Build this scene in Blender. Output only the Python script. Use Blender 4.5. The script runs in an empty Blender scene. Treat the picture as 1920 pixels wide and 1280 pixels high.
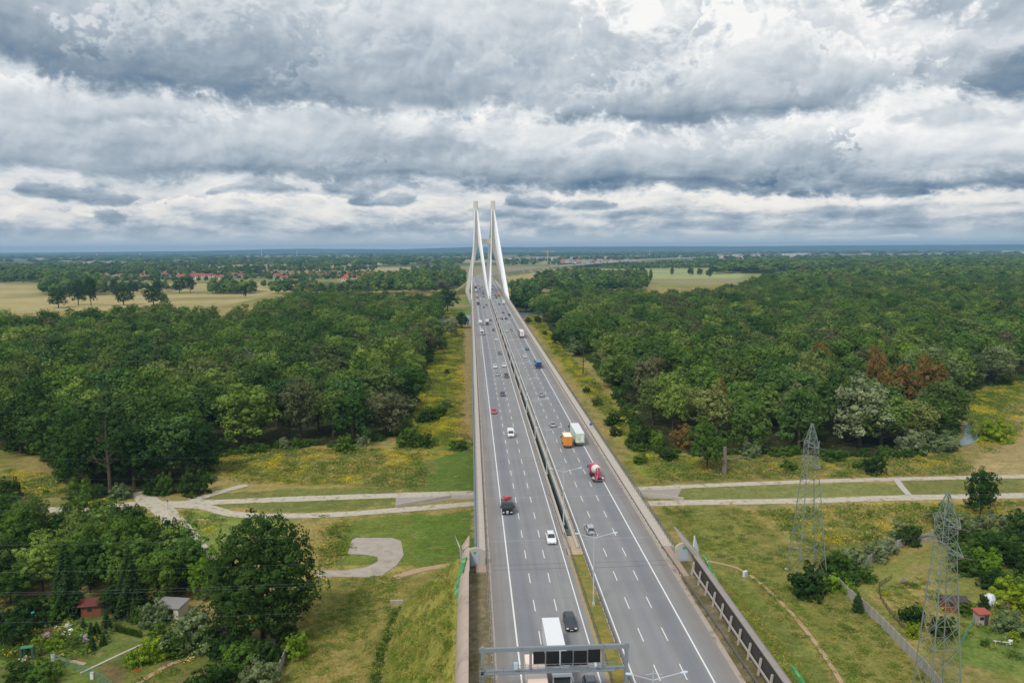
import bpy, math, random
import numpy as np
from math import radians, sin, cos, pi
SC = bpy.context.scene
COL = SC.collection
# ------------------------------------------------------------------ camera
FOC, CX, CY, CAMH = 1500.0, 960.0, 640.0, 70.0      # focal length in pixels of a 1920 px wide frame
YAW, PITCH, ROLL = 0.0514857, math.atan((640-466.5)/FOC), math.atan(0.0057)
_f = np.array([sin(YAW)*cos(PITCH), cos(YAW)*cos(PITCH), -sin(PITCH)])
_r = np.array([cos(YAW), -sin(YAW), 0.0])
_u = np.cross(_r, _f)
RX = _r*cos(ROLL)-_u*sin(ROLL); UX = _u*cos(ROLL)+_r*sin(ROLL); FX = _f
CAM = np.array([0, 0, CAMH])
def ray(px, py): return RX*(px-CX)/FOC-UX*(py-CY)/FOC+FX
def G(px, py, z=0.0):
    d = ray(px, py); t = (z-CAMH)/d[2]
    return float(d[0]*t), float(d[1]*t)
def D(px, py, dz=0.0):
    d = ray(px, py); t = (10+dz-CAMH)/(d[2]-.0113*d[1])
    return float(d[0]*t), float(d[1]*t)
from mathutils import Matrix, Vector
cd = bpy.data.cameras.new('camera'); cam = bpy.data.objects.new('camera', cd); COL.objects.link(cam)
cd.sensor_width = 36; cd.lens = FOC/1920*36; cd.clip_start = 1; cd.clip_end = 80000
m = Matrix(((RX[0], UX[0], -FX[0], 0), (RX[1], UX[1], -FX[1], 0), (RX[2], UX[2], -FX[2], CAMH), (0, 0, 0, 1)))
cam.matrix_world = m
SC.camera = cam
# ------------------------------------------------------------------ view
SC.view_settings.view_transform = 'Standard'; SC.view_settings.look = 'None'
SC.view_settings.exposure = 0.0; SC.view_settings.gamma = 1.0
SC.cycles.use_denoising = True
SC.cycles.max_bounces = 5; SC.cycles.diffuse_bounces = 2; SC.cycles.glossy_bounces = 2
SC.cycles.transmission_bounces = 3; SC.cycles.volume_bounces = 0; SC.cycles.transparent_max_bounces = 8
SC.cycles.volume_max_steps = 64
# ------------------------------------------------------------------ sun and sky
SUN_EL, SUN_AZ = radians(48), radians(215)           # compass azimuth from +Y clockwise: behind the camera, to the left
sd = bpy.data.lights.new('sun', 'SUN'); sd.energy = 2.3; sd.angle = radians(11); sd.color = (1.0, .955, .89)
so = bpy.data.objects.new('sun', sd); COL.objects.link(so)
sv = Vector((sin(SUN_AZ)*cos(SUN_EL), cos(SUN_AZ)*cos(SUN_EL), sin(SUN_EL)))
so.rotation_euler = sv.to_track_quat('Z', 'Y').to_euler()

class NT:
    """small helper for wiring node trees"""
    def __init__(s, tree): s.t = tree; s.n = tree.nodes; s.l = tree.links
    def node(s, typ, **kw):
        n = s.n.new(typ)
        for k, v in kw.items(): setattr(n, k, v)
        return n
    def put(s, sock, v):
        if v is None: return
        if hasattr(v, 'is_output'): s.l.new(v, sock)
        else: sock.default_value = v
    def M(s, op, a, b=None, c=None, clamp=False):
        n = s.n.new('ShaderNodeMath'); n.operation = op; n.use_clamp = clamp
        s.put(n.inputs[0], a); s.put(n.inputs[1], b)
        if c is not None: s.put(n.inputs[2], c)
        return n.outputs[0]
    def V(s, op, a, b=None, c=None):
        n = s.n.new('ShaderNodeVectorMath'); n.operation = op
        s.put(n.inputs[0], a); s.put(n.inputs[1], b)
        if c is not None: s.put(n.inputs[2], c)
        return n.outputs['Value'] if op in ('LENGTH', 'DOT_PRODUCT', 'DISTANCE') else n.outputs[0]
    def XYZ(s, x, y, z=0.0):
        n = s.n.new('ShaderNodeCombineXYZ'); s.put(n.inputs[0], x); s.put(n.inputs[1], y); s.put(n.inputs[2], z); return n.outputs[0]
    def noise(s, vec, scale, detail=4, rough=.5, lac=2.0, dist=0.0, out=0):
        n = s.n.new('ShaderNodeTexNoise'); s.put(n.inputs['Vector'], vec); s.put(n.inputs['Scale'], scale)
        n.inputs['Detail'].default_value = detail; n.inputs['Roughness'].default_value = rough
        n.inputs['Lacunarity'].default_value = lac; n.inputs['Distortion'].default_value = dist
        return n.outputs[out]
    def mix(s, f, a, b, typ='MIX'):
        n = s.n.new('ShaderNodeMix'); n.data_type = 'RGBA'; n.blend_type = typ
        s.put(n.inputs[0], f); s.put(n.inputs[6], a); s.put(n.inputs[7], b); return n.outputs[2]
    def ramp(s, f, stops, interp='LINEAR'):
        n = s.n.new('ShaderNodeValToRGB'); s.put(n.inputs[0], f); r = n.color_ramp; r.interpolation = interp
        while len(r.elements) < len(stops): r.elements.new(.5)
        for e, (p, c) in zip(r.elements, stops): e.position = p; e.color = (*c, 1) if len(c) == 3 else c
        return n.outputs[0]
    def smooth(s, v, a, b):
        n = s.n.new('ShaderNodeMapRange'); n.interpolation_type = 'SMOOTHSTEP'
        s.put(n.inputs[0], v); n.inputs[1].default_value = a; n.inputs[2].default_value = b
        return n.outputs[0]

def lin(r, g, b, k=1.0):
    f = lambda c: ((c/255+.055)/1.055)**2.4 if c > 10 else c/255/12.92
    return (f(r)*k, f(g)*k, f(b)*k)

W = bpy.data.worlds.new('World'); SC.world = W; W.use_nodes = True
N = NT(W.node_tree); W.node_tree.nodes.clear()
sky = N.node('ShaderNodeTexSky', sky_type='NISHITA', sun_disc=False)
sky.sun_elevation = SUN_EL; sky.sun_rotation = SUN_AZ; sky.air_density = 1.0; sky.dust_density = 1.5
tc = N.node('ShaderNodeTexCoord').outputs['Generated']
sep = N.node('ShaderNodeSeparateXYZ'); N.l.new(tc, sep.inputs[0])
dx, dy, dzz = sep.outputs
# sky angles in degrees: azimuth from +Y, elevation
AZ = N.M('MULTIPLY', N.M('ARCTAN2', dx, dy), 57.2958)
EL = N.M('MULTIPLY', N.M('ARCSINE', dzz), 57.2958)
ELp = N.M('MAXIMUM', EL, 0.0)
# perspective cloud-layer coordinate: clouds get flatter and smaller towards the horizon
den = N.M('ADD', N.M('MAXIMUM', dzz, 0.0), 0.055)
PL = N.XYZ(N.M('DIVIDE', dx, den), N.M('DIVIDE', dy, den), 0.0)
# angular coordinate, slowly compressed with height, for the cumulus billows
AN = N.XYZ(N.M('MULTIPLY', AZ, .1), N.M('ADD', N.M('MULTIPLY', ELp, .125), N.M('MULTIPLY', N.M('POWER', 2.718, N.M('MULTIPLY', ELp, -.35)), -.45)), 0.0)
warp = N.noise(AN, 1.3, 2, .5, out=1)
wv = N.V('MULTIPLY', N.V('SUBTRACT', warp, (.5, .5, .5)), (1, 1, 0))
AW = N.V('ADD', AN, N.V('MULTIPLY', wv, (.35, .25, 0)))
def billow(vec, scale, det=3.0):
    v = N.node('ShaderNodeTexVoronoi', feature='F1', voronoi_dimensions='2D', normalize=True)
    N.put(v.inputs['Vector'], vec); v.inputs['Scale'].default_value = scale; v.inputs['Detail'].default_value = det
    v.inputs['Roughness'].default_value = .55; v.inputs['Lacunarity'].default_value = 2.1;
    return N.M('SUBTRACT', 1.0, v.outputs['Distance'])
LIT = (-.035, .055, 0)
b1 = billow(AW, 2.4, 2.0)
c1 = billow(AW, 6.0, 2.0); c2 = billow(N.V('ADD', AW, (-.014, .022, 0)), 6.0, 2.0)
fine = N.noise(AW, 14.0, 5, .65)
soft = N.noise(AN, 1.8, 4, .5)
r1 = N.noise(AW, 2.6, 4, .52); r2 = N.noise(N.V('ADD', AW, (-.03, .06, 0)), 2.6, 4, .52)
relief = N.M('ADD', N.M('ADD', N.M('MULTIPLY', N.M('SUBTRACT', r1, r2), 2.0), N.M('MULTIPLY', N.M('SUBTRACT', c1, c2), .5)), N.M('ADD', N.M('MULTIPLY', N.M('SUBTRACT', r1, .5), .2), N.M('MULTIPLY', N.M('SUBTRACT', soft, .5), 1.3)))
bump = N.M('ADD', N.M('ADD', N.M('MULTIPLY', N.M('SUBTRACT', b1, .66), -1.1), N.M('MULTIPLY', N.M('SUBTRACT', c1, .66), -1.3)), N.M('ADD', N.M('MULTIPLY', N.M('SUBTRACT', fine, .5), -1.1), N.M('MULTIPLY', N.M('SUBTRACT', soft, .5), -.9)))
def sky_ang(px, py):
    d = ray(px, py); d = d/np.linalg.norm(d)
    return math.degrees(math.atan2(d[0], d[1])), math.degrees(math.asin(d[2]))
WA = N.V('ADD', N.XYZ(AZ, EL, 0.0), N.V('MULTIPLY', wv, (5.0, 2.0, 0)))
big = N.noise(PL, .55, 6, .55)
cur = N.M('ADD', N.M('MULTIPLY', N.M('SUBTRACT', big, .5), .35), .76)
# cloud masses, far ones first: (px, py, rx, r_up, r_down, brightness of top, brightness of base, softness, opacity)
CLOUDS = [
 (960,436,1500,50,34,.68,.60,.8,.9),(1625,448,70,6,5,.95,.88,.5,.8),(350,430,420,34,10,.66,.54,.5,.8),(1250,424,420,30,9,.66,.52,.5,.8),(1750,414,260,30,9,.70,.54,.5,.8),
 (560,402,150,32,12,.78,.60,.35,.8),(400,396,110,28,12,.80,.62,.35,.8),(980,404,160,26,10,.68,.52,.4,.8),(1340,396,260,44,16,.92,.66,.4,.8),(1180,388,150,62,14,.97,.68,.3,.85),(1620,394,260,46,14,.90,.62,.4,.8),(1860,388,160,40,12,.96,.66,.4,.8),(1240,402,120,12,8,.60,.48,.6,.7),(1570,392,150,12,8,.62,.50,.6,.7),
 (82,364,34,20,9,.54,.44,.3,.95),(172,366,56,24,10,.54,.42,.3,.95),(205,404,26,16,9,.54,.46,.3,.9),(422,358,22,8,6,.55,.48,.4,.8),(500,350,60,24,10,.60,.50,.4,.9),(700,376,30,16,8,.50,.38,.3,.95),(758,375,30,14,8,.50,.38,.3,.95),(690,350,72,26,10,.60,.48,.3,.95),(985,380,44,18,8,.50,.40,.4,.9),(1090,383,60,12,8,.56,.44,.5,.8),
 (940,312,1300,60,14,.64,.50,.6,.6),
 (100,292,420,60,22,.68,.50,.5,.9),(700,306,520,60,18,.72,.46,.5,.9),(960,322,280,60,16,.72,.44,.4,.9),(1090,296,170,110,26,.90,.66,.35,.85),
 (1480,322,500,105,26,.76,.34,.35,.97),(1850,332,280,80,22,.74,.34,.35,.95),(1640,300,220,70,20,.72,.46,.5,.8),(1790,290,150,95,30,.96,.66,.3,.9),(1870,215,120,60,24,.94,.76,.3,.9),(1112,268,34,16,12,.52,.50,.9,.5),
 (520,272,320,110,26,.86,.52,.4,.85),(330,225,170,70,44,1.0,.86,.4,.9),(160,262,250,76,26,.70,.56,.4,.85),(180,208,190,80,20,.78,.60,.4,.85),(560,262,140,54,28,.82,.66,.4,.7),(640,275,220,90,24,.66,.58,.5,.7),
 (800,230,62,30,26,.92,.86,.9,.8),(880,272,90,76,30,.70,.56,.4,.9),(975,236,90,70,44,.98,.80,.35,.8),
 (1700,165,150,46,56,.98,.86,.5,.85),(1640,98,120,54,34,.97,.9,.5,.8),(1835,128,110,50,20,.58,.50,.5,.9),(1780,220,60,22,14,.62,.56,.8,.6),(1935,145,70,50,40,.36,.32,.6,.9),
 (1780,10,330,70,30,.58,.58,.6,.8),
 (1160,60,430,140,90,1.0,.95,.5,.9),
 (1000,150,110,150,56,.70,.60,.3,.9),(960,80,90,120,60,.74,.66,.3,.8),(1040,60,50,90,66,.76,.70,.25,.85),
 (1330,172,240,190,44,.74,.52,.25,.97),(1190,170,90,160,54,.74,.56,.25,.95),(1500,160,150,140,40,.76,.56,.25,.95),(1345,62,46,46,48,1.0,.97,.3,.95),(1205,22,32,26,24,1.0,.97,.3,.9),(1400,180,230,80,26,.78,.52,.4,.8),(1270,208,190,60,18,.64,.38,.5,.85),(1420,105,80,54,60,.80,.70,.3,.6),
 (560,60,560,120,70,.66,.56,.7,.85),(150,80,330,120,38,.60,.34,.6,.95),(500,155,270,120,32,.56,.32,.5,.95),(760,170,190,90,36,.60,.50,.5,.85),(700,95,200,60,44,.62,.52,.6,.5),
 (870,10,150,70,70,.78,.76,.7,.6),
]
kd = 57.2958/FOC
gt = bpy.data.node_groups.new('cloud_mass', 'ShaderNodeTree'); g_ = NT(gt)
for nm, ty in (('Angles', 'Vector'), ('Centre', 'Vector'), ('InvX', 'Float'), ('InvUp', 'Float'), ('InvDown', 'Float'), ('Bump', 'Float'), ('Relief', 'Float'), ('Base', 'Float'), ('Gain', 'Float'), ('E0', 'Float'), ('E1', 'Float'), ('Opacity', 'Float'), ('Prev', 'Float')):
    gt.interface.new_socket(nm, in_out='INPUT', socket_type='NodeSocket'+ty)
gt.interface.new_socket('Out', in_out='OUTPUT', socket_type='NodeSocketFloat')
gi = g_.node('NodeGroupInput').outputs; go = g_.node('NodeGroupOutput')
# the tiny dependence on Prev only fixes the order in which the masses are evaluated
vv = g_.V('SUBTRACT', g_.V('ADD', gi['Angles'], g_.V('SCALE', g_.XYZ(gi['Prev'], gi['Prev'], 0.0), None)), gi['Centre'])
for n in gt.nodes:
    if n.bl_idname == 'ShaderNodeVectorMath' and n.operation == 'SCALE': n.inputs['Scale'].default_value = 1e-5
s_ = g_.node('ShaderNodeSeparateXYZ'); gt.links.new(vv, s_.inputs[0])
q = g_.M('ADD', g_.M('MULTIPLY', g_.M('MAXIMUM', s_.outputs[1], 0.0), gi['InvUp']), g_.M('MULTIPLY', g_.M('MINIMUM', s_.outputs[1], 0.0), gi['InvDown']))
L = g_.V('LENGTH', g_.XYZ(g_.M('MULTIPLY', s_.outputs[0], gi['InvX']), q, 0.0))
L = g_.M('MULTIPLY_ADD', gi['Bump'], .85, g_.M('SUBTRACT', L, .10))
mr = g_.node('ShaderNodeMapRange'); mr.interpolation_type = 'SMOOTHSTEP'
under = g_.M('MULTIPLY', g_.smooth(q, .25, -.55), .42)       # crisp billowing tops, soft undersides
gt.links.new(L, mr.inputs[0]); g_.put(mr.inputs[1], g_.M('SUBTRACT', gi['E0'], under)); g_.put(mr.inputs[2], g_.M('ADD', gi['E1'], under))
al = g_.M('MULTIPLY', g_.M('SUBTRACT', 1.0, mr.outputs[0]), gi['Opacity'])
br = g_.M('MULTIPLY_ADD', g_.smooth(q, -.5, .75), gi['Gain'], gi['Base'])
br = g_.M('MULTIPLY_ADD', gi['Relief'], .22, br)
rim = g_.M('MULTIPLY', g_.smooth(L, .45, .95), g_.smooth(q, .0, .6))   # thin sunlit upper edges
br = g_.M('MULTIPLY_ADD', rim, .17, br)
mx = g_.node('ShaderNodeMix'); mx.data_type = 'FLOAT'
g_.put(mx.inputs[0], al); g_.put(mx.inputs[2], gi['Prev']); g_.put(mx.inputs[3], br); gt.links.new(mx.outputs[0], go.inputs[0])
def paint(cur, part):
    for (px, py, rx, ru, rd, bt, bb, sf, op) in part:
        a0, e0 = sky_ang(px, py)
        n = N.node('ShaderNodeGroup'); n.node_tree = gt; I = n.inputs
        N.put(I['Angles'], WA); I['Centre'].default_value = (a0, e0, 0); I['InvX'].default_value = 1/(rx*kd); I['InvUp'].default_value = 1/(ru*kd); I['InvDown'].default_value = 1/(rd*kd)
        N.put(I['Bump'], bump); N.put(I['Relief'], relief); I['Base'].default_value = bb; I['Gain'].default_value = bt-bb
        sf *= .26; I['E0'].default_value = .93-sf; I['E1'].default_value = .96+sf*.8; I['Opacity'].default_value = op
        N.put(I['Prev'], cur); cur = n.outputs[0]
    return cur
STOPS = [(0.0, lin(80,108,137)), (.25, lin(106,130,154)), (.42, lin(138,155,171)), (.60, lin(176,188,199)), (.78, lin(214,220,225)), (1.0, lin(250,250,248))]
hz = N.smooth(EL, -0.1, 1.6); hzi = N.M('MULTIPLY', N.M('SUBTRACT', 1.0, hz), .60)
lowf = N.M('SUBTRACT', 1.0, N.smooth(EL, 2.0, 6.0))
hzc = N.M('MULTIPLY', N.M('SUBTRACT', 1.0, N.smooth(EL, .0, 1.5)), .75)
lown = N.noise(N.V('ADD', N.XYZ(N.M('MULTIPLY', AZ, .26), N.M('MULTIPLY', EL, .78), 0.0), N.V('MULTIPLY', wv, (.8, .5, 0))), 1.0, 6, .6)
lowc = N.M('MULTIPLY', N.M('MULTIPLY', N.M('SUBTRACT', lown, .5), 0.85), N.M('SUBTRACT', 1.0, N.smooth(EL, 3.6, 6.5)))
def finish(cur):
    cur = N.M('ADD', cur, lowc)
    cur = N.M('MULTIPLY_ADD', N.M('SUBTRACT', cur, .62), 1.18, .635)
    br = N.M('MULTIPLY_ADD', cur, hz, hzi)
    c = N.ramp(br, STOPS)
    c = N.mix(N.M('MULTIPLY', N.M('MULTIPLY', lowf, N.smooth(br, .55, .9)), .5), c, (*lin(250,240,226), 1))
    c = N.mix(hzc, c, (*lin(196,210,216), 1))
    b = N.node('ShaderNodeBackground'); N.put(b.inputs[0], c); return b.outputs[0]
def pick(fac, a, b):
    m = N.node('ShaderNodeMixShader'); N.put(m.inputs[0], fac); N.put(m.inputs[1], a); N.put(m.inputs[2], b); return m.outputs[0]
sh = finish(paint(cur, CLOUDS))
# overhead and behind (outside the frame) the layer is thinner and brighter, and blue shows through a few holes
cheap = N.ramp(N.M('MULTIPLY_ADD', N.M('SUBTRACT', big, .5), .9, .68), STOPS)
cheap = N.mix(N.M('MULTIPLY', N.smooth(EL, 18, 55), .5), cheap, (.92, .93, .94, 1))
skyc = N.mix(1.0, sky.outputs[0], (.10, .10, .10, 1), 'MULTIPLY')
cheap = N.mix(N.M('MULTIPLY', N.smooth(big, .62, .72), .5), cheap, skyc)
cheap = N.mix(hzc, cheap, (*lin(168,190,203), 1))
cb = N.node('ShaderNodeBackground'); N.put(cb.inputs[0], cheap)
out_fac = N.M('MAXIMUM', N.smooth(N.M('ABSOLUTE', AZ), 42, 48), N.smooth(EL, 20, 25))
out_fac = N.M('MAXIMUM', out_fac, N.M('LESS_THAN', EL, -.6))
sh = pick(out_fac, sh, cb.outputs[0])
wo = N.node('ShaderNodeOutputWorld'); N.l.new(sh, wo.inputs[0])
W.cycles.sampling_method = 'NONE'
# ------------------------------------------------------------------ mesh helpers
rnd = random.Random(7)
class MB:
    """collects shapes and links them as ONE mesh object"""
    def __init__(s): s.v = []; s.f = []; s.mi = []; s.cur = 0
    def add(s, vs, fs, mi=None):
        o = len(s.v); s.v += [tuple(p) for p in vs]; s.f += [tuple(i+o for i in f) for f in fs]
        s.mi += [s.cur if mi is None else mi]*len(fs); return s
    def box(s, c, d, rz=0.0, mi=None, taper=1.0):
        x, y, z = c; a, b, h = d[0]/2, d[1]/2, d[2]/2; vs = []
        for (i, j, k_) in ((-1,-1,-1),(1,-1,-1),(1,1,-1),(-1,1,-1),(-1,-1,1),(1,-1,1),(1,1,1),(-1,1,1)):
            t = taper if k_ > 0 else 1.0; px, py = i*a*t, j*b*t
            vs.append((x+px*cos(rz)-py*sin(rz), y+px*sin(rz)+py*cos(rz), z+k_*h))
        return s.add(vs, ((3,2,1,0),(4,5,6,7),(0,1,5,4),(1,2,6,5),(2,3,7,6),(3,0,4,7)), mi)
    def bar(s, p, q, w, h=None, mi=None):
        p, q = Vector(p), Vector(q); h = h or w; d = q-p
        if d.length < 1e-6: return s
        d.normalize(); up = Vector((0,0,1)) if abs(d.z) < .95 else Vector((0,1,0))
        a = d.cross(up).normalized()*w/2; b = a.normalized().cross(d).normalized()*h/2
        vs = [p-a-b, p+a-b, p+a+b, p-a+b, q-a-b, q+a-b, q+a+b, q-a+b]
        return s.add(vs, ((0,1,2,3),(7,6,5,4),(4,5,1,0),(5,6,2,1),(6,7,3,2),(7,4,0,3)), mi)
    def tube(s, pts, rs, n=8, mi=None, cap=True):
        pts = [Vector(p) for p in pts]; o = []; N_ = len(pts)
        for i, p in enumerate(pts):
            d = (pts[min(i+1, N_-1)]-pts[max(i-1, 0)]).normalized(); up = Vector((0,0,1)) if abs(d.z) < .9 else Vector((1,0,0))
            a = d.cross(up).normalized(); b = a.cross(d).normalized(); r = rs[i] if hasattr(rs, '__len__') else rs
            o += [p+(a*cos(2*pi*j/n)+b*sin(2*pi*j/n))*r for j in range(n)]
        fs = [(i*n+j, i*n+(j+1) % n, (i+1)*n+(j+1) % n, (i+1)*n+j) for i in range(N_-1) for j in range(n)]
        if cap: fs += [tuple(range(n)), tuple(reversed(range((N_-1)*n, N_*n)))]
        return s.add(o, fs, mi)
    def loft(s, rings, mi=None, cap=True):
        n = len(rings[0]); vs = [p for r in rings for p in r]
        fs = [(i*n+j, i*n+(j+1) % n, (i+1)*n+(j+1) % n, (i+1)*n+j) for i in range(len(rings)-1) for j in range(n)]
        if cap: fs += [tuple(reversed(range(n))), tuple(range((len(rings)-1)*n, len(rings)*n))]
        return s.add(vs, fs, mi)
    def prof(s, yz, xs, mi=None):
        """side outline (y,z) swept across: xs is a list of (x, inset factor towards the outline's centre)"""
        cy = sum(p[0] for p in yz)/len(yz); cz = sum(p[1] for p in yz)/len(yz)
        return s.loft([[(x, cy+(y-cy)*k_, cz+(z-cz)*k_) for y, z in yz] for x, k_ in xs], mi)
    def build(s, name, mats, parent=None, loc=(0,0,0), smooth=False, rz=0):
        me = bpy.data.meshes.new(name); me.from_pydata(s.v, [], s.f)
        for m_ in (mats if isinstance(mats, (list, tuple)) else [mats]): me.materials.append(m_)
        if any(s.mi): me.polygons.foreach_set('material_index', s.mi)
        if smooth: me.polygons.foreach_set('use_smooth', [True]*len(me.polygons))
        me.update(); o = bpy.data.objects.new(name, me); COL.objects.link(o)
        if parent: o.parent = parent
        o.location = loc; o.rotation_euler[2] = rz
        return o
def tag(o, label=None, cat=None, group=None, kind=None):
    if label: o['label'] = label
    if cat: o['category'] = cat
    if group: o['group'] = group
    if kind: o['kind'] = kind
    return o
def empty(name, loc, rz=0.0, label=None, cat=None, group=None):
    o = bpy.data.objects.new(name, None); COL.objects.link(o); o.location = loc; o.rotation_euler[2] = rz
    o.empty_display_size = .5
    return tag(o, label, cat, group)
def copy_tree(o, loc=None, rz=None, label=None, parent=None, scale=None, group=None):
    c = o.copy(); COL.objects.link(c); c.parent = parent
    for ch in KIDS.get(o.name, []) : copy_tree(ch, parent=c)
    if loc is not None: c.location = loc
    if rz is not None: c.rotation_euler = (0, 0, rz)
    if scale is not None: c.scale = scale
    if label: c['label'] = label
    if group: c['group'] = group
    return c
KIDS = {}
def register(root):
    """remember a finished thing's parts so that copies are quick"""
    for ch in COL.objects:
        if ch.parent: KIDS.setdefault(ch.parent.name, [])
    for ch in COL.objects:
        if ch.parent and ch not in KIDS[ch.parent.name]: KIDS[ch.parent.name].append(ch)
# ------------------------------------------------------------------ numpy noise
def _h(ix, iy, seed):
    n = (ix*374761393+iy*668265263+seed*1442695041) & 0xffffffff
    n = ((n ^ (n >> 13))*1274126177) & 0xffffffff
    return ((n ^ (n >> 16)) & 0xffff)/65535.0
def vnoise(x, y, seed=0):
    x = np.asarray(x, float); y = np.asarray(y, float)
    ix = np.floor(x).astype(np.int64); iy = np.floor(y).astype(np.int64); fx = x-ix; fy = y-iy
    fx = fx*fx*(3-2*fx); fy = fy*fy*(3-2*fy)
    return (_h(ix,iy,seed)*(1-fx)+_h(ix+1,iy,seed)*fx)*(1-fy)+(_h(ix,iy+1,seed)*(1-fx)+_h(ix+1,iy+1,seed)*fx)*fy
def fbm(x, y, seed=0, o=4):
    t = 0; a = .5; s = 0
    for i in range(o):
        t = t+a*vnoise(x*2**i, y*2**i, seed+i); s += a; a *= .5
    return t/s
def inside(x, y, poly):
    r = np.zeros(np.shape(x), bool); n = len(poly)
    for i in range(n):
        x1, y1 = poly[i]; x2, y2 = poly[(i+1) % n]
        c = ((y1 > y) != (y2 > y))
        with np.errstate(divide='ignore', invalid='ignore'):
            xi = (x2-x1)*(y-y1)/((y2-y1) if y2 != y1 else 1e-9)+x1
        r ^= c & (x < xi)
    return r
def GP(*pts, z=0.0): return [G(px, py, z) for px, py in pts]
# ------------------------------------------------------------------ materials
MATS = {}
def mat(name, col, rough=.6, metal=0.0, var=.0, scale=1.0, bump=0.0, spec=None, coord='Object', col2=None, f2=(.45,.6), scale2=None, coat=0.0):
    if name in MATS: return MATS[name]
    m_ = bpy.data.materials.new(name); m_.use_nodes = True; t = NT(m_.node_tree)
    b = m_.node_tree.nodes['Principled BSDF']; c = (*col, 1)
    b.inputs['Roughness'].default_value = rough; b.inputs['Metallic'].default_value = metal
    if spec is not None: b.inputs['Specular IOR Level'].default_value = spec
    if coat: b.inputs['Coat Weight'].default_value = coat
    co = t.node('ShaderNodeTexCoord').outputs['Object'] if coord == 'Object' else t.node('ShaderNodeNewGeometry').outputs['Position']
    out = None
    if col2 is not None:
        out = t.mix(t.smooth(t.noise(co, scale2 or scale, 6, .6), *f2), c, (*col2, 1))
    if var > 0:
        nz = t.noise(co, scale, 6, .6)
        fac = t.M('MULTIPLY_ADD', t.M('SUBTRACT', nz, .5), var*2.4, 1.0)
        out = t.mix(1.0, out if out is not None else c, t.XYZ(fac, fac, fac), 'MULTIPLY')
    if out is not None: t.put(b.inputs['Base Color'], out)
    else: b.inputs['Base Color'].default_value = c
    if bump:
        bn = t.node('ShaderNodeBump'); bn.inputs['Strength'].default_value = bump; t.put(bn.inputs['Height'], t.noise(co, scale*3, 5, .6)); t.put(b.inputs['Normal'], bn.outputs[0])
    MATS[name] = m_; return m_
S = lin
K = .92
m_asphalt = mat('asphalt', S(136,136,138,K), .9, var=.10, scale=.35, coord='P', bump=.05)
def asphalt_road():
    m_ = MATS['asphalt']; t = NT(m_.node_tree); b = m_.node_tree.nodes['Principled BSDF']
    P_ = t.node('ShaderNodeNewGeometry').outputs['Position']; sp = t.node('ShaderNodeSeparateXYZ'); t.l.new(P_, sp.inputs[0])
    st = t.V('MULTIPLY', P_, (1.1, .012, 1)); n_ = t.noise(st, 1.0, 4, .6)
    f = t.noise(P_, .12, 5, .6); g = t.noise(P_, 2.5, 4, .7)
    v = t.M('ADD', t.M('MULTIPLY_ADD', t.M('SUBTRACT', n_, .5), .5, 1.0), t.M('ADD', t.M('MULTIPLY', t.M('SUBTRACT', f, .5), .38), t.M('MULTIPLY', t.M('SUBTRACT', g, .5), .22)))
    # wheel tracks polished darker and bluer in the lanes that carry the lorries
    X = sp.outputs[0]
    def lane(x0, w): return t.M('SUBTRACT', 1.0, t.smooth(t.M('ABSOLUTE', t.M('SUBTRACT', X, x0)), w*.35, w))
    tr = t.M('ADD', t.M('MULTIPLY', lane(8.2, 1.9), 1.0), t.M('ADD', t.M('MULTIPLY', lane(30.8, 1.9), 1.0), t.M('ADD', t.M('MULTIPLY', lane(11.8, 1.6), .45), t.M('MULTIPLY', lane(27.2, 1.6), .5))))
    c = t.mix(t.M('MULTIPLY', tr, t.M('MULTIPLY_ADD', n_, .5, .30)), (*S(138,137,137,K), 1), (*S(112,117,126,K), 1))
    c = t.mix(t.M('SUBTRACT', 1.0, t.smooth(t.M('ABSOLUTE', t.M('SUBTRACT', X, 19.6)), 14.2, 15.2)), (*S(134,129,126,K), 1), c)
    t.put(b.inputs['Base Color'], t.mix(1.0, c, t.XYZ(v, v, v), 'MULTIPLY'))
asphalt_road()
m_white = mat('white_road_paint', S(228,228,226,.95), .7, var=.12, scale=1.5, coord='P')
m_conc = mat('pale_concrete', S(186,179,168,K), .85, var=.14, scale=.6, coord='P', bump=.1)
m_conc_dirty = mat('stained_concrete', S(172,160,146,K), .9, var=.2, scale=.8, coord='P', col2=S(128,116,100,K), f2=(.5,.75), scale2=.5)
m_walk = mat('concrete_walkway', S(190,180,168,K), .9, var=.12, scale=1.2, coord='P')
m_shell = mat('pinkish_concrete', S(180,163,150,K), .88, var=.12, scale=.5, coord='P', col2=S(140,124,112,K), f2=(.52,.8), scale2=.35)
m_cap = mat('grey_concrete_coping', S(150,142,136,K), .9, var=.14, scale=.7, coord='P')
m_pylon = mat('off_white_concrete', S(215,211,202,.95), .7, var=.05, scale=.1)
m_cable = mat('white_cable_sheath', S(244,245,246,1.0), .45)
m_galv = mat('galvanised_steel', S(150,160,168,K), .55, .3, var=.1, scale=1.0)
m_rail = mat('guard_rail_steel', S(118,116,114,K), .6, .3, var=.15, scale=2.0, coord='P')
m_post = mat('dark_post_steel', S(78,76,74,K), .7, .2)
m_fence = mat('grey_railing_paint', S(120,132,140,K), .6, .1)
m_pole = mat('pale_pole_paint', S(196,206,212,K), .5, .2)
m_lamp = mat('lamp_housing', S(205,222,235,K), .4, .1)
m_blue = mat('blue_girder_paint', S(96,128,152,K), .6, var=.12, scale=.3, coord='P')
m_dark = mat('matt_black', S(14,14,17), .85)
m_panel = mat('dark_absorber_panel', S(66,60,56,K), .95, var=.12, scale=2)
m_tyre = mat('tyre_rubber', S(28,28,29), .9)
m_glass = mat('tinted_window_glass', S(46,58,62), .12, 0, spec=.8)
m_chrome = mat('wheel_rim_metal', S(150,152,155), .35, .8)
m_hl = mat('headlight_lens', S(225,228,230), .2, .1)
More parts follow.
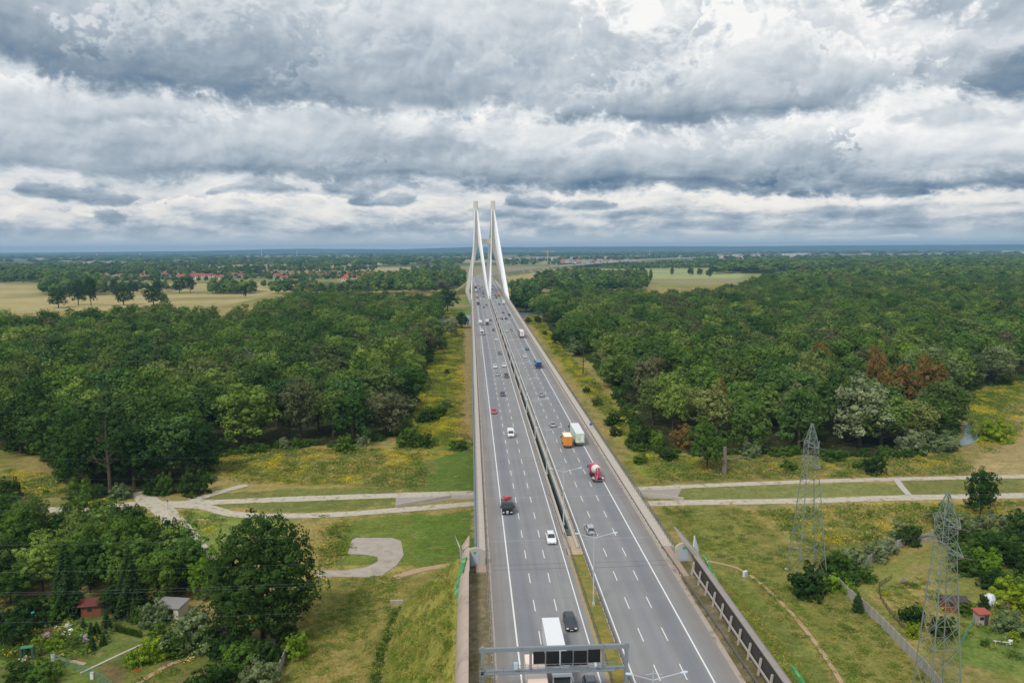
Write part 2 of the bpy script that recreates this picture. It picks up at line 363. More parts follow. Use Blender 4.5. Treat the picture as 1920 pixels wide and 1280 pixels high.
m_tl = mat('red_tail_light', S(165,30,28), .35)
m_plate = mat('number_plate_white', S(220,220,215), .6)
m_under = mat('chassis_black', S(24,24,26), .8)
m_lattice = mat('weathered_green_steel', S(136,148,138,K), .65, .25, var=.15, scale=.6)
m_wire = mat('conductor_wire', S(120,125,128,K), .6, .3)
m_gravel = mat('pale_gravel', S(188,178,160,K), .95, var=.35, scale=.9, coord='P', col2=S(146,136,102,K), f2=(.53,.66), scale2=.4)
m_pad = mat('worn_asphalt_pad', S(170,160,148,K), .95, var=.3, scale=.5, coord='P', col2=S(156,146,128,K), f2=(.5,.66), scale2=.3)
m_dirt = mat('bare_earth', S(178,150,118,K), .95, var=.2, scale=.6, coord='P')
m_water = mat('river_water', S(128,142,156,.9), .22, 0, var=.1, scale=.05, coord='P', spec=.6)
m_bark = mat('bark', S(84,72,58,.9), .95, var=.3, scale=3)
m_dead = mat('grey_dead_wood', S(128,116,104,.9), .95, var=.25, scale=3)
m_wood_fence = mat('grey_slab_fence', S(170,166,162,K), .9, var=.2, scale=.8, coord='P')

# ------------------------------------------------------------------ the terrain
def deck_z(y): return 10+.0113*y
def emb(x, y):
    """height of the motorway embankment that ends in the bridge abutment"""
    x = np.asarray(x, float); y = np.asarray(y, float)
    dx_ = np.maximum(np.maximum(-3.0-x, x-42.0), 0); dy_ = np.maximum(y-147.0, 0)
    d = np.sqrt(dx_**2+dy_**2)
    zt = 10+.0113*np.minimum(y, 147)-.25
    t = np.clip(1-d/13.0, 0, 1)
    t = np.where(t < .12, t*t/.24, t-.06)/.94
    z = zt*t
    # shallow ditches at both toes
    z = z-.8*np.exp(-((x+15.6+.6*np.sin(y*.11))/1.0)**2)*np.clip((153-y)/3, 0, 1)-.5*np.exp(-((x-56.0+.8*np.sin(y*.13))/1.5)**2)*np.clip((166-y)/6, 0, 1)
    return z
def gz(x, y): return float(emb(x, y))
xs = np.concatenate([-np.geomspace(18000, 300, 140)[:-1], np.arange(-300, -60, 2.2), np.arange(-60, 90, 1.0), np.arange(90, 340, 2.2), np.geomspace(340, 18000, 140)])
ys = np.concatenate([np.arange(-400, 60, 40.), np.arange(60, 95, 3.), np.arange(95, 262, 1.0), np.arange(262, 520, 2.2), np.arange(520, 1000, 6.), np.geomspace(1000, 16500, 220)])
XX, YY = np.meshgrid(xs, ys)
ZZ = emb(XX, YY)
def lc(r, g, b, k=.95): return np.array(lin(r, g, b, k))
C_ = np.zeros(XX.shape+(3,))
nz1 = fbm(XX/9, YY/9, 3); nz2 = fbm(XX/38, YY/38, 11); nz3 = fbm(XX/2.2, YY/2.2, 23, 3)
wx = XX+(nz1-.5)*5+(nz3-.5)*1.2; wy = YY+(fbm(XX/9, YY/9, 41)-.5)*7+(nz3-.5)*1.2
def bl(mask, col, amt=1.0):
    a = (mask.astype(float)*amt)[..., None]; C_[:] = C_*(1-a)+np.asarray(col)*a
def sm(v, a, b): t = np.clip((v-a)/(b-a), 0, 1); return t*t*(3-2*t)
DRY, OLIVE, MOWN, LUSH, TAN, YEL = lc(156,140,84), lc(116,118,58), lc(108,116,58), lc(88,118,44), lc(164,142,100), lc(152,142,46)
bl(np.ones(XX.shape), DRY)
bl(sm(nz1*.5+nz2*.5, .46, .60), OLIVE)
bl(sm(nz3*.6+nz1*.4, .54, .68)*.5, lc(170,152,104))
def zone(pts, col, amt=1.0, rag=True, world=False):
    poly = pts if world else GP(*pts); bl(inside(wx if rag else XX, wy if rag else YY, poly), col, amt)
# mown green close to the bridge and on the flood bank
zone([(800,838),(892,838),(892,924),(752,926)], MOWN); zone([(828,842),(892,842),(892,922),(800,923)], LUSH, .7)
zone([(400,922),(740,912),(740,940),(560,962),(380,940)], MOWN, .9); zone([(330,950),(420,960),(560,975),(470,1000),(420,1040),(390,1040)], lc(120,135,66), .9)
zone([(655,975),(892,955),(892,1050),(760,1062),(620,1062)], lc(108,122,52)); zone([(770,968),(892,958),(892,1040),(780,1045)], LUSH, .6)
zone([(0,960),(260,950),(330,1010),(380,1060),(0,1000)], OLIVE)
zone([(1268,912),(1920,900),(1920,926),(1278,938)], lc(124,128,74)); zone([(1690,900),(1920,896),(1920,926),(1700,932)], lc(118,120,66))
zone([(1222,950),(1380,950),(1470,1020),(1620,1120),(1720,1250),(1740,1330),(1380,1330),(1330,1070),(1280,1010)], lc(128,126,66), .85)
zone([(1250,960),(1340,960),(1400,1040),(1560,1180),(1640,1290),(1590,1290),(1480,1120),(1330,1050)], lc(116,124,58), .6)
zone([(560,1085),(760,1075),(850,1060),(850,1100),(740,1300),(520,1300)], lc(134,126,66), .9); 
zone([(600,1100),(700,1120),(640,1300),(540,1300)], lc(122,124,58), .8); zone([(640,1180),(690,1300),(560,1300),(600,1200)], lc(156,138,84), .7)
# strips beside the bridge
zone([(838,585),(888,585),(890,800),(892,842),(740,842),(752,800),(775,740),(800,680),(822,640)], lc(128,134,50)); zone([(858,600),(886,600),(888,830),(852,830)], TAN, .9, rag=True)
zone([(985,590),(1012,590),(1050,650),(1120,720),(1190,800),(1240,880),(1250,905),(1215,905),(1150,820)], lc(132,136,52)); zone([(1065,700),(1085,700),(1185,850),(1170,850)], TAN, .5)
zone([(1200,850),(1700,856),(1920,820),(1920,895),(1220,908)], lc(140,128,78), .7); zone([(1190,840),(1300,855),(1290,890),(1210,895)], lc(112,128,52), .7)
zone([(1800,740),(1920,710),(1920,780),(1850,830),(1810,800)], lc(118,130,56), .8); zone([(1880,760),(1960,740),(1960,890),(1800,890),(1850,840)], lc(164,146,102), .9)
y_patch = sm(fbm(XX/7, YY/14, 77), .50, .62)
bl(y_patch*inside(wx, wy, GP((838,585),(868,585),(868,800),(752,820),(790,720),(822,640))), lc(160,152,44), .6)
bl(y_patch*inside(wx, wy, GP((985,590),(1012,590),(1050,650),(1120,720),(1190,800),(1200,850),(1140,800))), lc(158,150,46), .6)
bl(sm(fbm(XX/5, YY/5, 78), .52, .64)*inside(wx, wy, GP((380,850),(560,840),(880,842),(640,905),(460,905),(400,890))), lc(172,150,40), .55)
# floor of the woods
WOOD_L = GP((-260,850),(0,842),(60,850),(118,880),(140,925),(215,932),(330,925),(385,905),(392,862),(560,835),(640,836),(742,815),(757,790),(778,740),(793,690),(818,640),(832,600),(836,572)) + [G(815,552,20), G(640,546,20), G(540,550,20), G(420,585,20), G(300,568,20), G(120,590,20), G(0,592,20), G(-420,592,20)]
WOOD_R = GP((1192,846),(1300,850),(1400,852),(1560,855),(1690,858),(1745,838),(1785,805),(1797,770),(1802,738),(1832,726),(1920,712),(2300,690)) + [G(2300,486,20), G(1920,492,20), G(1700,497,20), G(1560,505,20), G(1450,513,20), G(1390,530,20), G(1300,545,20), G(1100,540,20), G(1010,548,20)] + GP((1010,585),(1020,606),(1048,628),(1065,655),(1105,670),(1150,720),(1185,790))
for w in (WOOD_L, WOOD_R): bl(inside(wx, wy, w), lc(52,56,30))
# gardens
GARD_L = GP((-60,1150),(60,1110),(330,1130),(420,1180),(560,1220),(500,1330),(-60,1330)); GARD_R = GP((1580,1110),(1610,1075),(1745,1015),(1960,1000),(1960,1330),(1745,1330),(1725,1250))
bl(inside(wx, wy, GARD_L), lc(104,116,54)); bl(inside(wx, wy, GARD_L)*sm(fbm(XX/2.2, YY/2.2, 5), .5, .58), lc(116,94,70), .8); bl(inside(wx, wy, GARD_L)*sm(fbm(XX/1.6, YY/1.6, 15), .56, .62), lc(70,92,36), .8)
bl(inside(wx, wy, GARD_R), lc(128,130,66)); bl(inside(wx, wy, GARD_R)*sm(fbm(XX/5, YY/5, 9), .5, .62), lc(150,132,88), .5)
for pts, c_, a_ in ([(40,1150),(120,1130),(100,1290),(10,1270)], (118,96,76), .6), ([(230,1250),(310,1215),(420,1210),(300,1300),(220,1300)], (112,118,54), .9), ([(0,1240),(110,1235),(200,1290),(0,1290)], (108,124,56), .9), ([(130,1180),(290,1160),(310,1190),(150,1260)], (106,120,58), .8), ([(1640,1120),(1780,1080),(1800,1200),(1720,1230)], (160,144,86), .8), ([(1800,1180),(1920,1170),(1920,1260),(1790,1250)], (106,128,60), .9):
    zone(pts, lc(*c_), a_)
# embankment slopes
sl = (ZZ > .3) & (YY < 166)
bl(sl & (XX < -2.4), lc(132,132,58), 1); bl((sl & (XX < -2.4))*sm(nz1*.6+nz3*.4, .5, .62), lc(154,142,74), .6)
bl(sl & (XX > 41), lc(150,122,74), 1); bl((sl & (XX > 41))*sm(nz3, .5, .7), lc(126,114,58), .6)
bl((ZZ < -.12), lc(92,112,48), .6)
grav = (YY < 147.5) & (((XX > -2.6) & (XX < 3)) | ((XX > 35.5) & (XX < 41)))
bl(grav, lc(132,120,98)); bl(grav*sm(nz3, .45, .6), lc(96,92,56), .8)
# far country: fields, hedges, woods
far = YY > 1500
# broad fields from the photograph
FIELDS = [((-300,532),(280,532),(600,528),(612,540),(520,548),(420,574),(300,578),(100,584),(0,588),(-300,590),  (176,160,112)), ((70,534),(86,534),(98,557),(78,557), (120,150,72)),
 ((560,505),(790,501),(800,510),(700,514),(560,513), (176,160,120)), ((0,528),(320,523),(620,521),(850,515),(850,520),(620,528),(0,534), (140,136,88)),
 ((1040,507),(1100,503),(1370,502),(1395,514),(1378,530),(1250,529),(1050,522), (158,166,112)), ((1180,524),(1385,522),(1380,532),(1250,532), (150,138,100)),
 ((820,560),(885,560),(885,600),(828,612), (122,142,66)), ((948,555),(1020,555),(1025,590),(960,590), (132,138,74)), ((955,570),(1012,571),(1012,577),(955,577), (168,140,112)), ((830,572),(884,570),(884,575),(828,577), (168,140,108)),
 ((940,512),(985,508),(1030,520),(960,530), (178,156,112)), ((620,528),(840,523),(870,545),(700,540), (136,138,82))]
FIELDS += [((280,552),(500,549),(500,544),(280,546), (140,138,86)), ((300,566),(430,562),(520,553),(300,560), (154,142,92)), ((0,560),(110,556),(120,549),(0,552), (150,142,98)), ((1060,500),(1350,494),(1350,489),(1060,496), (112,122,76)), ((940,500),(1060,499),(1060,494),(940,495), (120,126,84)), ((950,492),(1340,486),(1340,483),(950,488), (108,116,80))]
fx1, fy1 = XX/700, YY/1100
cell = _h(np.floor(fx1+.35*fbm(XX/1500, YY/1500, 2)*3).astype(np.int64), np.floor(fy1+.5*fbm(XX/1900, YY/1500, 8)*3).astype(np.int64), 5)
base = np.where((cell < .30)[..., None], lc(172,160,118), np.where((cell < .5)[..., None], lc(132,140,84), np.where((cell < .62)[..., None], lc(150,136,100), lc(84,98,56))))
C_ = np.where(far[..., None], base, C_)
for f in FIELDS:
    zone(list(f[:-1]), lc(*f[-1]), .95, rag=False)
bl((YY > 900)*sm(fbm(XX/160, YY/60, 50), .5, .6), lc(120,120,72), .35)
C_ *= (1+.22*(nz3-.5)+.16*(nz1-.5))[..., None]
def grid_obj(name, X, Y, Z, C, m_):
    nyy, nxx = X.shape; me = bpy.data.meshes.new(name)
    co = np.stack([X, Y, Z], -1).reshape(-1, 3).astype(np.float32)
    i = np.arange(nyy*nxx).reshape(nyy, nxx)
    q_ = np.stack([i[:-1,:-1], i[:-1,1:], i[1:,1:], i[1:,:-1]], -1).reshape(-1, 4)
    me.vertices.add(len(co)); me.vertices.foreach_set('co', co.ravel())
    me.loops.add(q_.size); me.loops.foreach_set('vertex_index', q_.ravel().astype(np.int32))
    me.polygons.add(len(q_)); me.polygons.foreach_set('loop_start', np.arange(0, q_.size, 4, dtype=np.int32))
    me.polygons.foreach_set('use_smooth', np.ones(len(q_), bool))
    me.update(calc_edges=True)
    at = me.color_attributes.new('soil', 'FLOAT_COLOR', 'POINT')
    at.data.foreach_set('color', np.concatenate([C.reshape(-1, 3), np.ones((len(co), 1))], 1).astype(np.float32).ravel())
    me.materials.append(m_); o = bpy.data.objects.new(name, me); COL.objects.link(o); return o
def ground_mat():
    m_ = bpy.data.materials.new('meadow_ground'); m_.use_nodes = True; t = NT(m_.node_tree); b = m_.node_tree.nodes['Principled BSDF']
    a = t.node('ShaderNodeAttribute', attribute_name='soil'); P_ = t.node('ShaderNodeNewGeometry').outputs['Position']
    n_ = t.noise(P_, .9, 8, .72); n2_ = t.noise(P_, .16, 6, .65); n3_ = t.noise(t.V('MULTIPLY', P_, (1, .35, 1)), 2.6, 3, .7)
    n4_ = t.noise(P_, .012, 6, .7); n5_ = t.noise(t.V('MULTIPLY', P_, (.25, .25, 1)), 1.0, 5, .8)
    v = t.M('ADD', t.M('MULTIPLY_ADD', t.M('SUBTRACT', n_, .5), 1.5, 1.0), t.M('ADD', t.M('ADD', t.M('MULTIPLY', t.M('SUBTRACT', n2_, .5), .6), t.M('MULTIPLY', t.M('SUBTRACT', n3_, .5), 1.0)), t.M('ADD', t.M('MULTIPLY', t.M('SUBTRACT', n4_, .5), .5), t.M('MULTIPLY', t.M('SUBTRACT', n5_, .5), .7))))
    v = t.M('MAXIMUM', v, .25)
    c = t.mix(1.0, a.outputs['Color'], t.XYZ(v, v, t.M('MULTIPLY', v, .96)), 'MULTIPLY')
    c = t.mix(t.M('MULTIPLY', t.smooth(t.noise(P_, .35, 8, .8), .50, .62), .42), c, (*lin(70,86,34), 1))
    c = t.mix(t.M('MULTIPLY', t.smooth(t.noise(t.V('ADD', P_, (40, 9, 0)), .28, 8, .8), .53, .64), .42), c, (*lin(176,150,104), 1))
    t.put(b.inputs['Base Color'], c); b.inputs['Roughness'].default_value = 1; b.inputs['Specular IOR Level'].default_value = .1
    bn = t.node('ShaderNodeBump'); bn.inputs['Strength'].default_value = .6; bn.inputs['Distance'].default_value = .5; t.put(bn.inputs['Height'], n_); t.put(b.inputs['Normal'], bn.outputs[0])
    return m_
m_ground = ground_mat()
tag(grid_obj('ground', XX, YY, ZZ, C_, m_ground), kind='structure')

def strip_mesh(name, path, x0, x1, dz, m_, parent=None, thick=0.0, kind='structure'):
    """ribbon along a path of (x, y, z) from lateral offset x0 to x1"""
    P_ = [Vector(p) for p in path]; b = MB(); rings = []
    for i, p in enumerate(P_):
        d = (P_[min(i+1, len(P_)-1)]-P_[max(i-1, 0)]); d.z = 0; d.normalize(); s_ = Vector((d.y, -d.x, 0))
        a_, b_ = p+s_*x0+Vector((0,0,dz)), p+s_*x1+Vector((0,0,dz))
        if thick: rings.append([a_, b_, b_-Vector((0,0,thick)), a_-Vector((0,0,thick))])
        else: rings.append([a_, b_])
    if thick: b.loft(rings)
    else:
        for i in range(len(rings)-1): b.add([rings[i][0], rings[i][1], rings[i+1][1], rings[i+1][0]], [(0,1,2,3)])
    o = b.build(name, m_, parent)
    if kind: o['kind'] = kind
    return o
def smooth_path(pts, n=8):
    out = []
    P_ = [np.array(p, float) for p in pts]
    for i in range(len(P_)-1):
        p0, p1, p2, p3 = P_[max(i-1,0)], P_[i], P_[i+1], P_[min(i+2,len(P_)-1)]
        for j in range(n):
            t = j/n; out.append(.5*((2*p1)+(-p0+p2)*t+(2*p0-5*p1+4*p2-p3)*t*t+(-p0+3*p1-3*p2+p3)*t**3))
    out.append(P_[-1]); return out
def trail(name, pts, w, m_, dz=.06, world=False):
    g = [(p[0], p[1]) if world else G(*p) for p in pts]
    p = smooth_path([(x, y, 0) for x, y in g], 10); p = [(q[0], q[1], gz(q[0], q[1])+dz) for q in p]
    b = MB(); P_ = [Vector(q) for q in p]; prev = None
    for i, q in enumerate(P_):
        d = (P_[min(i+1, len(P_)-1)]-P_[max(i-1, 0)]); d.z = 0; d.normalize(); s_ = Vector((d.y, -d.x, 0))
        ww = w*(.5+.16*(fbm(i*.7, 3.3, 5)-.5))*(1 if 0 < i < len(P_)-1 else .6)
        cur_ = (q-s_*ww, q+s_*ww)
        if prev: b.add([prev[0], prev[1], cur_[1], cur_[0]], [(0,1,2,3)])
        prev = cur_
    o = b.build(name, m_); o['kind'] = 'structure'; return o
trail('path', [(-120,958),(0,955),(140,955),(260,944),(330,944),(480,938),(700,930),(893,924)], 4.6, m_gravel)
trail('path', [(262,922),(280,940),(310,960),(345,1000),(380,1045),(395,1070)], 5.6, m_gravel, .075)
trail('path', [(300,948),(380,950),(450,965),(600,966),(760,955),(893,944)], 4.0, m_gravel, .09)
trail('path', [(345,944),(400,926),(462,909)], 3.2, m_gravel, .105)
trail('path', [(1190,916),(1260,913),(1400,907),(1600,900),(1920,893),(2100,890)], 3.6, m_gravel)
trail('path', [(1190,945),(1300,942),(1500,939),(1700,933),(1920,929),(2100,926)], 4.6, m_gravel, .075)
trail('path', [(1680,898),(1690,912),(1704,928)], 1.8, m_conc, .12)
trail('path', [(1318,1050),(1350,1056),(1385,1066),(1420,1088),(1455,1120),(1490,1156),(1530,1206),(1560,1250),(1590,1300)], .8, m_dirt)
trail('path', [(740,1083),(790,1068),(850,1058),(885,1050)], 2.2, m_dirt, .07)
trail('path', [(232,1300),(300,1255),(345,1236),(410,1215),(440,1205)], 1.0, m_dirt, .07)
trail('path', [(60,1262),(100,1236),(160,1245)], .9, m_dirt, .07)
trail('path', [(150,1262),(250,1215),(300,1195)], .5, m_conc, .08)
pad = GP((652,1038),(660,1012),(668,1008),(735,1008),(752,1014),(757,1040),(745,1058),(716,1078),(690,1082),(595,1080),(595,1069),(650,1069),(690,1062),(708,1052),(708,1044),(690,1040))
b = MB(); b.add([(x, y, .05) for x, y in pad], [tuple(range(len(pad)))]); b.build('asphalt_pad', m_pad)['kind'] = 'structure'
for pts, nm, zz in ([(1796,836),(1800,826),(1808,818),(1808,806),(1805,796),(1812,790),(1820,800),(1832,808),(1838,818),(1833,826),(1820,833)], 'water', .06), ([(953,583),(1010,580),(1018,588),(1016,596),(960,597)], 'water', .05), ([(788,600),(826,595),(884,590),(884,606),(830,618)], 'water', .05), ([(1393,533),(1450,531),(1450,535),(1395,537)], 'water', .3), ([(1000,577),(1018,578),(1014,584),(1000,584)], 'water', .2), ([(1780,748),(1815,730),(1822,733),(1800,744)], 'water', .06):
    g = GP(*pts); b = MB(); b.add([(x, y, zz) for x, y in g], [tuple(range(len(g)))]); b.build(nm, m_water)['kind'] = 'structure'
# ------------------------------------------------------------------ the motorway
CXL = 19.6
def deck_h(y):
    return deck_z(y)
PATH = [(CXL, y, deck_z(y)) for y in np.arange(40, 1151, 30)]
CURVE = smooth_path([(CXL,1090,deck_z(1090)),(CXL,1150,23),(CXL,1350,20.5),(23,1560,15),(32,1800,11.5),(56,2010,10.5),(97,2160,10),(142,2300,10),(250,2600,11),(373,2867,12),(618,3393,13),(852,3937,14),(1206,4488,14),(1560,4800,14),(2100,5050,14)], 6)[7:]
PATH += [tuple(p) for p in CURVE]
def road_z(y):
    if y < 1150: return deck_z(y)
    for a, b_ in zip(PATH[:-1], PATH[1:]):
        if a[1] <= y <= b_[1]: t = (y-a[1])/(b_[1]-a[1]); return a[2]+(b_[2]-a[2])*t
    return 10
strip_mesh('road', PATH, 3.1-CXL, 18.0-CXL, 0, m_asphalt)
strip_mesh('road', PATH, 21.2-CXL, 36.1-CXL, 0, m_asphalt)
def lines():
    b = MB()
    for X, w in ((6.4, .24), (17.15, .20), (21.85, .20), (32.65, .24)):
        for p, q in zip(PATH[:-1], PATH[1:]):
            if p[1] > 2600: break
            P0, P1 = Vector(p), Vector(q); d = (P1-P0); d.z = 0; d.normalize(); s_ = Vector((d.y, -d.x, 0)); o = X-CXL; up = Vector((0,0,.012))
            b.add([P0+s_*(o-w/2)+up, P0+s_*(o+w/2)+up, P1+s_*(o+w/2)+up, P1+s_*(o-w/2)+up], [(0,1,2,3)])
    y = 182.4-10.83*12
    while y < 1500:
        for X in (9.95, 13.45, 25.4, 29.1):
            z0, z1 = road_z(y)+.012, road_z(y-4.2)+.012; w = .15
            b.add([(X-w/2,y-4.2,z1),(X+w/2,y-4.2,z1),(X+w/2,y,z0),(X-w/2,y,z0)], [(0,1,2,3)])
        y += 10.83
    b.build('road_marking', m_white)['kind'] = 'structure'
    b = MB()                                     # sealed transverse joints in the asphalt
    for y, m0 in ((140.7, 0), (142.9, 0), (205.5, 0), (213, 0), (250, 0), (330, 0), (430, 0), (560, 0), (154.8, 1), (182, 1), (690, 0)):
        for x0, x1 in ((3.2, 17.9), (21.3, 36.0)):
            z = deck_z(y)+.008; w = .07 if not m0 else .10; sk = .25 if x0 < 10 else .5
            b.cur = m0; b.add([(x0,y-w,z),(x1,y+sk-w,z),(x1,y+sk+w,z),(x0,y+w,z)], [(0,1,2,3)])
    b.build('expansion_joint', [mat('joint_sealant', S(100,98,98,K), .9), mat('joint_grey', S(158,160,164,K), .8)])['kind'] = 'structure'
lines()
m_medgrass = mat('median_grass', S(140,126,58,.95), 1.0, var=.35, scale=1.2, coord='P', col2=S(112,116,48,.95), f2=(.42,.6), scale2=.5)
EMB = [(CXL, y, deck_z(y)) for y in (40, 80, 120, 147.2)]; EMK = EMB[:-1]+[(CXL, 150.3, deck_z(150.3))]
strip_mesh('median_grass', EMB, 18.55-CXL, 21.0-CXL, -.02, m_medgrass, thick=.4)
strip_mesh('verge', EMB, 18.0-CXL, 18.55-CXL, -.03, mat('sandy_verge', S(164,146,112,K), .95, var=.25, scale=1.5, coord='P'), thick=.4)
strip_mesh('kerb', EMB, 21.0-CXL, 21.2-CXL, .02, m_conc_dirty, thick=.4)
strip_mesh('kerb', EMK, 2.3-CXL, 3.1-CXL, .0, m_conc_dirty, thick=.3)
strip_mesh('kerb', EMK, 36.1-CXL, 36.9-CXL, .0, m_conc_dirty, thick=.3)
strip_mesh('median_paving', [(CXL, y, deck_z(y)) for y in (147.2, 157)], 18.2-CXL, 21.2-CXL, .0, mat('sandy_paving', S(186,166,138,K), .95, var=.25, scale=1.2, coord='P'), thick=2)
strip_mesh('pavement', [(CXL, y, deck_z(y)) for y in (140, 150)], .4-CXL, 2.3-CXL, .06, mat('pinkish_paving', S(172,152,136,K), .95, var=.18, scale=1.5, coord='P'), thick=.5)
strip_mesh('pavement', [(CXL, y, deck_z(y)) for y in (136, 150)], 36.9-CXL, 38.6-CXL, .06, MATS['pinkish_paving'], thick=.5)
# ------------------------------------------------------------------ the cable-stayed bridge
bridge = empty('cable_stayed_bridge', (CXL, 935, 0), 0, 'white twin legged cable stayed motorway bridge over the river and woods', 'bridge')
def local(o, par=bridge):
    o.parent = par; o.matrix_parent_inverse = Matrix.Translation(-Vector(par.location)); return o
DP = [(CXL, y, deck_z(y)) for y in np.arange(150, 1251, 50)]
DP = [p if p[1] <= 1150 else (CXL, p[1], road_z(p[1])) for p in DP]
def bpart(nm, x0, x1, dz, m_, th, pth=None):
    o = strip_mesh(nm, pth or DP, x0-CXL, x1-CXL, dz, m_, thick=th, kind=None); return local(o)
bpart('deck_slab', .6, 18.9, -.015, m_conc, .5); bpart('deck_slab', 20.1, 39.2, -.015, m_conc, .5)
bpart('box_girder', 2.5, 18.6, -.515, m_blue, 2.4); bpart('box_girder', 20.35, 37, -.515, m_blue, 2.4)
bpart('walkway', .95, 2.55, .15, m_walk, .2); bpart('walkway', 36.65, 39.0, .15, m_walk, .2)
bpart('edge_girder', .25, .60, -.1, m_blue, 1.3); bpart('edge_girder', 39.2, 39.5, -.05, m_conc, 1.0)
bpart('kerb_strip', 2.55, 3.1, .06, m_conc_dirty, .2); bpart('kerb_strip', 36.1, 36.65, .06, m_conc_dirty, .2)
bpart('median_parapet', 18.45, 18.88, .55, m_conc, .6, [p for p in DP if 1]); bpart('median_parapet', 20.12, 20.6, .45, m_conc, .6)
bpart('median_kerb', 18.0, 18.45, .12, m_conc_dirty, .2); bpart('median_kerb', 20.6, 21.2, .10, m_conc_dirty, .2)
def railing(nm, X, y0, y1, h, m_, parent, step=2.0, lean=0.0, rails=(.35, .7)):
    b = MB(); ys_ = np.arange(y0, y1, step)
    for y in ys_:
        z = road_z(y)+.1; b.bar((X, y, z), (X+lean, y, z+h), .08)
        if y < 330:
            for k_ in (.25, .5, .75): b.bar((X, y+step*k_, z+.1), (X+lean, y+step*k_, z+h), .03)
    seg = list(np.arange(y0, y1, 60))+[y1]
    for a, c in zip(seg[:-1], seg[1:]):
        za, zc = road_z(a)+.1, road_z(c)+.1
        b.bar((X+lean, a, za+h), (X+lean, c, zc+h), .12, .08)
        for r_ in rails: b.bar((X+lean*r_, a, za+h*r_), (X+lean*r_, c, zc+h*r_), .05)
    o = b.build(nm, m_); return local(o, parent) if parent else o
railing('railing', .80, 150, 1250, 1.25, m_fence, bridge, lean=-.35); railing('railing', 39.05, 150, 1250, 1.3, m_rail, bridge, lean=.15)
railing('railing', 18.3, 156, 1250, .75, m_conc, bridge, step=4, rails=())
# gap safety bars at the abutment end of the slot between the decks
for k_ in range(3): b = MB(); b.bar((18.9, 157.3+k_*1.2, deck_z(157)+.3), (20.1, 157.3+k_*1.2, deck_z(157)+.3), .12); local(b.build('slot_bar', m_galv))
for i, y in enumerate([200, 260, 320, 385, 450, 515, 580, 650, 720, 790, 1060, 1120, 1190, 1245]):
    b = MB(); zt = road_z(y)-2.9
    for X in (6, 14.5, 24.5, 33): b.tube([(X, y, -2), (X, y, zt)], [1.1, 1.1], 12)
    b.box((19.6, y, zt-.6), (33, 2.4, 1.2)); local(b.build('pier', m_conc))
def leg(cs, nm):
    rings = []
    for x, z, w, dp in cs:
        a, d = w/2, dp/2; c = min(w, dp)*.12
        rings.append([(x-a+c,935-d,z),(x+a-c,935-d,z),(x+a,935-d+c,z),(x+a,935+d-c,z),(x+a-c,935+d,z),(x-a+c,935+d,z),(x-a,935+d-c,z),(x-a,935-d+c,z)])
    b = MB(); b.loft(rings); return local(b.build(nm, m_pylon))
leg([(5,-2,6.4,10),(5,0,6.2,10),(-3.3,20.2,4.6,8.5),(-3.3,22,4.6,8.4),(6.2,71,5.0,7),(7.1,77,5.2,6.8),(7.1,123,5.3,5.6),(7.1,124.8,5.3,5.6)], 'pylon_leg')
leg([(34,-2,6.4,10),(34,0,6.2,10),(41.2,20.2,4.6,8.5),(41.2,22,4.6,8.4),(28,71,5.0,7),(27.0,77,5.2,6.8),(27.0,123,5.0,5.6),(27.0,124.8,5.0,5.6)], 'pylon_leg')
b = MB(); b.box((17.05, 935, 78.6), (15.2, 4.6, 6.2)); local(b.build('crossbeam', m_pylon))
b = MB(); b.box((19.2, 935, 15.2), (39, 6, 3.6)); local(b.build('crossbeam', m_pylon))
for X, xt in ((.75, 6.0), (18.7, 8.9), (20.35, 25.4), (38.9, 28.3)):
    for sgn in (-1, 1):
        for i in range(12):
            yd = 935+sgn*(14+i*10.8); zt = 83+i*3.0
            b = MB(); r_ = .26 if sgn < 0 else .2
            b.tube([(X, yd, road_z(yd)+.3), (xt, 935+sgn*2.4, zt)], [r_, r_], 6, cap=False); local(b.build('stay_cable', m_cable, smooth=True))
# viaduct and embankment that carry the motorway on, far beyond the pylons
far_emb = empty('motorway_viaduct', (373, 2867, 0), 0, 'long grey motorway viaduct on many thin piers crossing the far green fields', 'viaduct')
VP = [p for p in PATH if p[1] > 2650]
local(strip_mesh('viaduct_deck', VP, -19, 19, -.05, mat('far_viaduct_concrete', S(196,198,202), .8), thick=2.2, kind=None), far_emb)
b = MB()
for i, p in enumerate(VP):
    if i % 1 == 0 and i < len(VP)-1:
        q = VP[i+1]; n_ = max(1, int(math.dist(p[:2], q[:2])/45))
        for j in range(n_):
            t = j/n_; x, y = p[0]+(q[0]-p[0])*t, p[1]+(q[1]-p[1])*t
            for o in (-12, 12): b.box((x+o, y, 3.5), (2.2, 2.2, 9))
local(tag(b.build('piers', m_conc), kind='stuff'), far_emb)
for sd_ in (-18, 18):
    o = strip_mesh('parapet', VP, sd_-.5, sd_+.5, 1.3, m_white, thick=1.3, kind=None); local(o, far_emb)
EP = [p for p in PATH if 1240 < p[1] < 2800]
b = MB(); rings = []
for i, p in enumerate(EP):
    d = Vector(EP[min(i+1,len(EP)-1)])-Vector(EP[max(i-1,0)]); d.z = 0; d.normalize(); s_ = Vector((d.y,-d.x,0)); P0 = Vector(p); z = p[2]-.3
    w = 20; f = z*1.3
    rings.append([Vector((P0.x,P0.y,0))+s_*(-w-f), P0-s_*w+Vector((0,0,-.3)), P0+s_*w+Vector((0,0,-.3)), Vector((P0.x,P0.y,0))+s_*(w+f)])
b.loft(rings); b.build('embankment', mat('tan_embankment_soil', S(158,142,100), 1, var=.2, scale=.03, coord='P', col2=S(104,112,62), f2=(.44,.56), scale2=.02))['kind'] = 'structure'

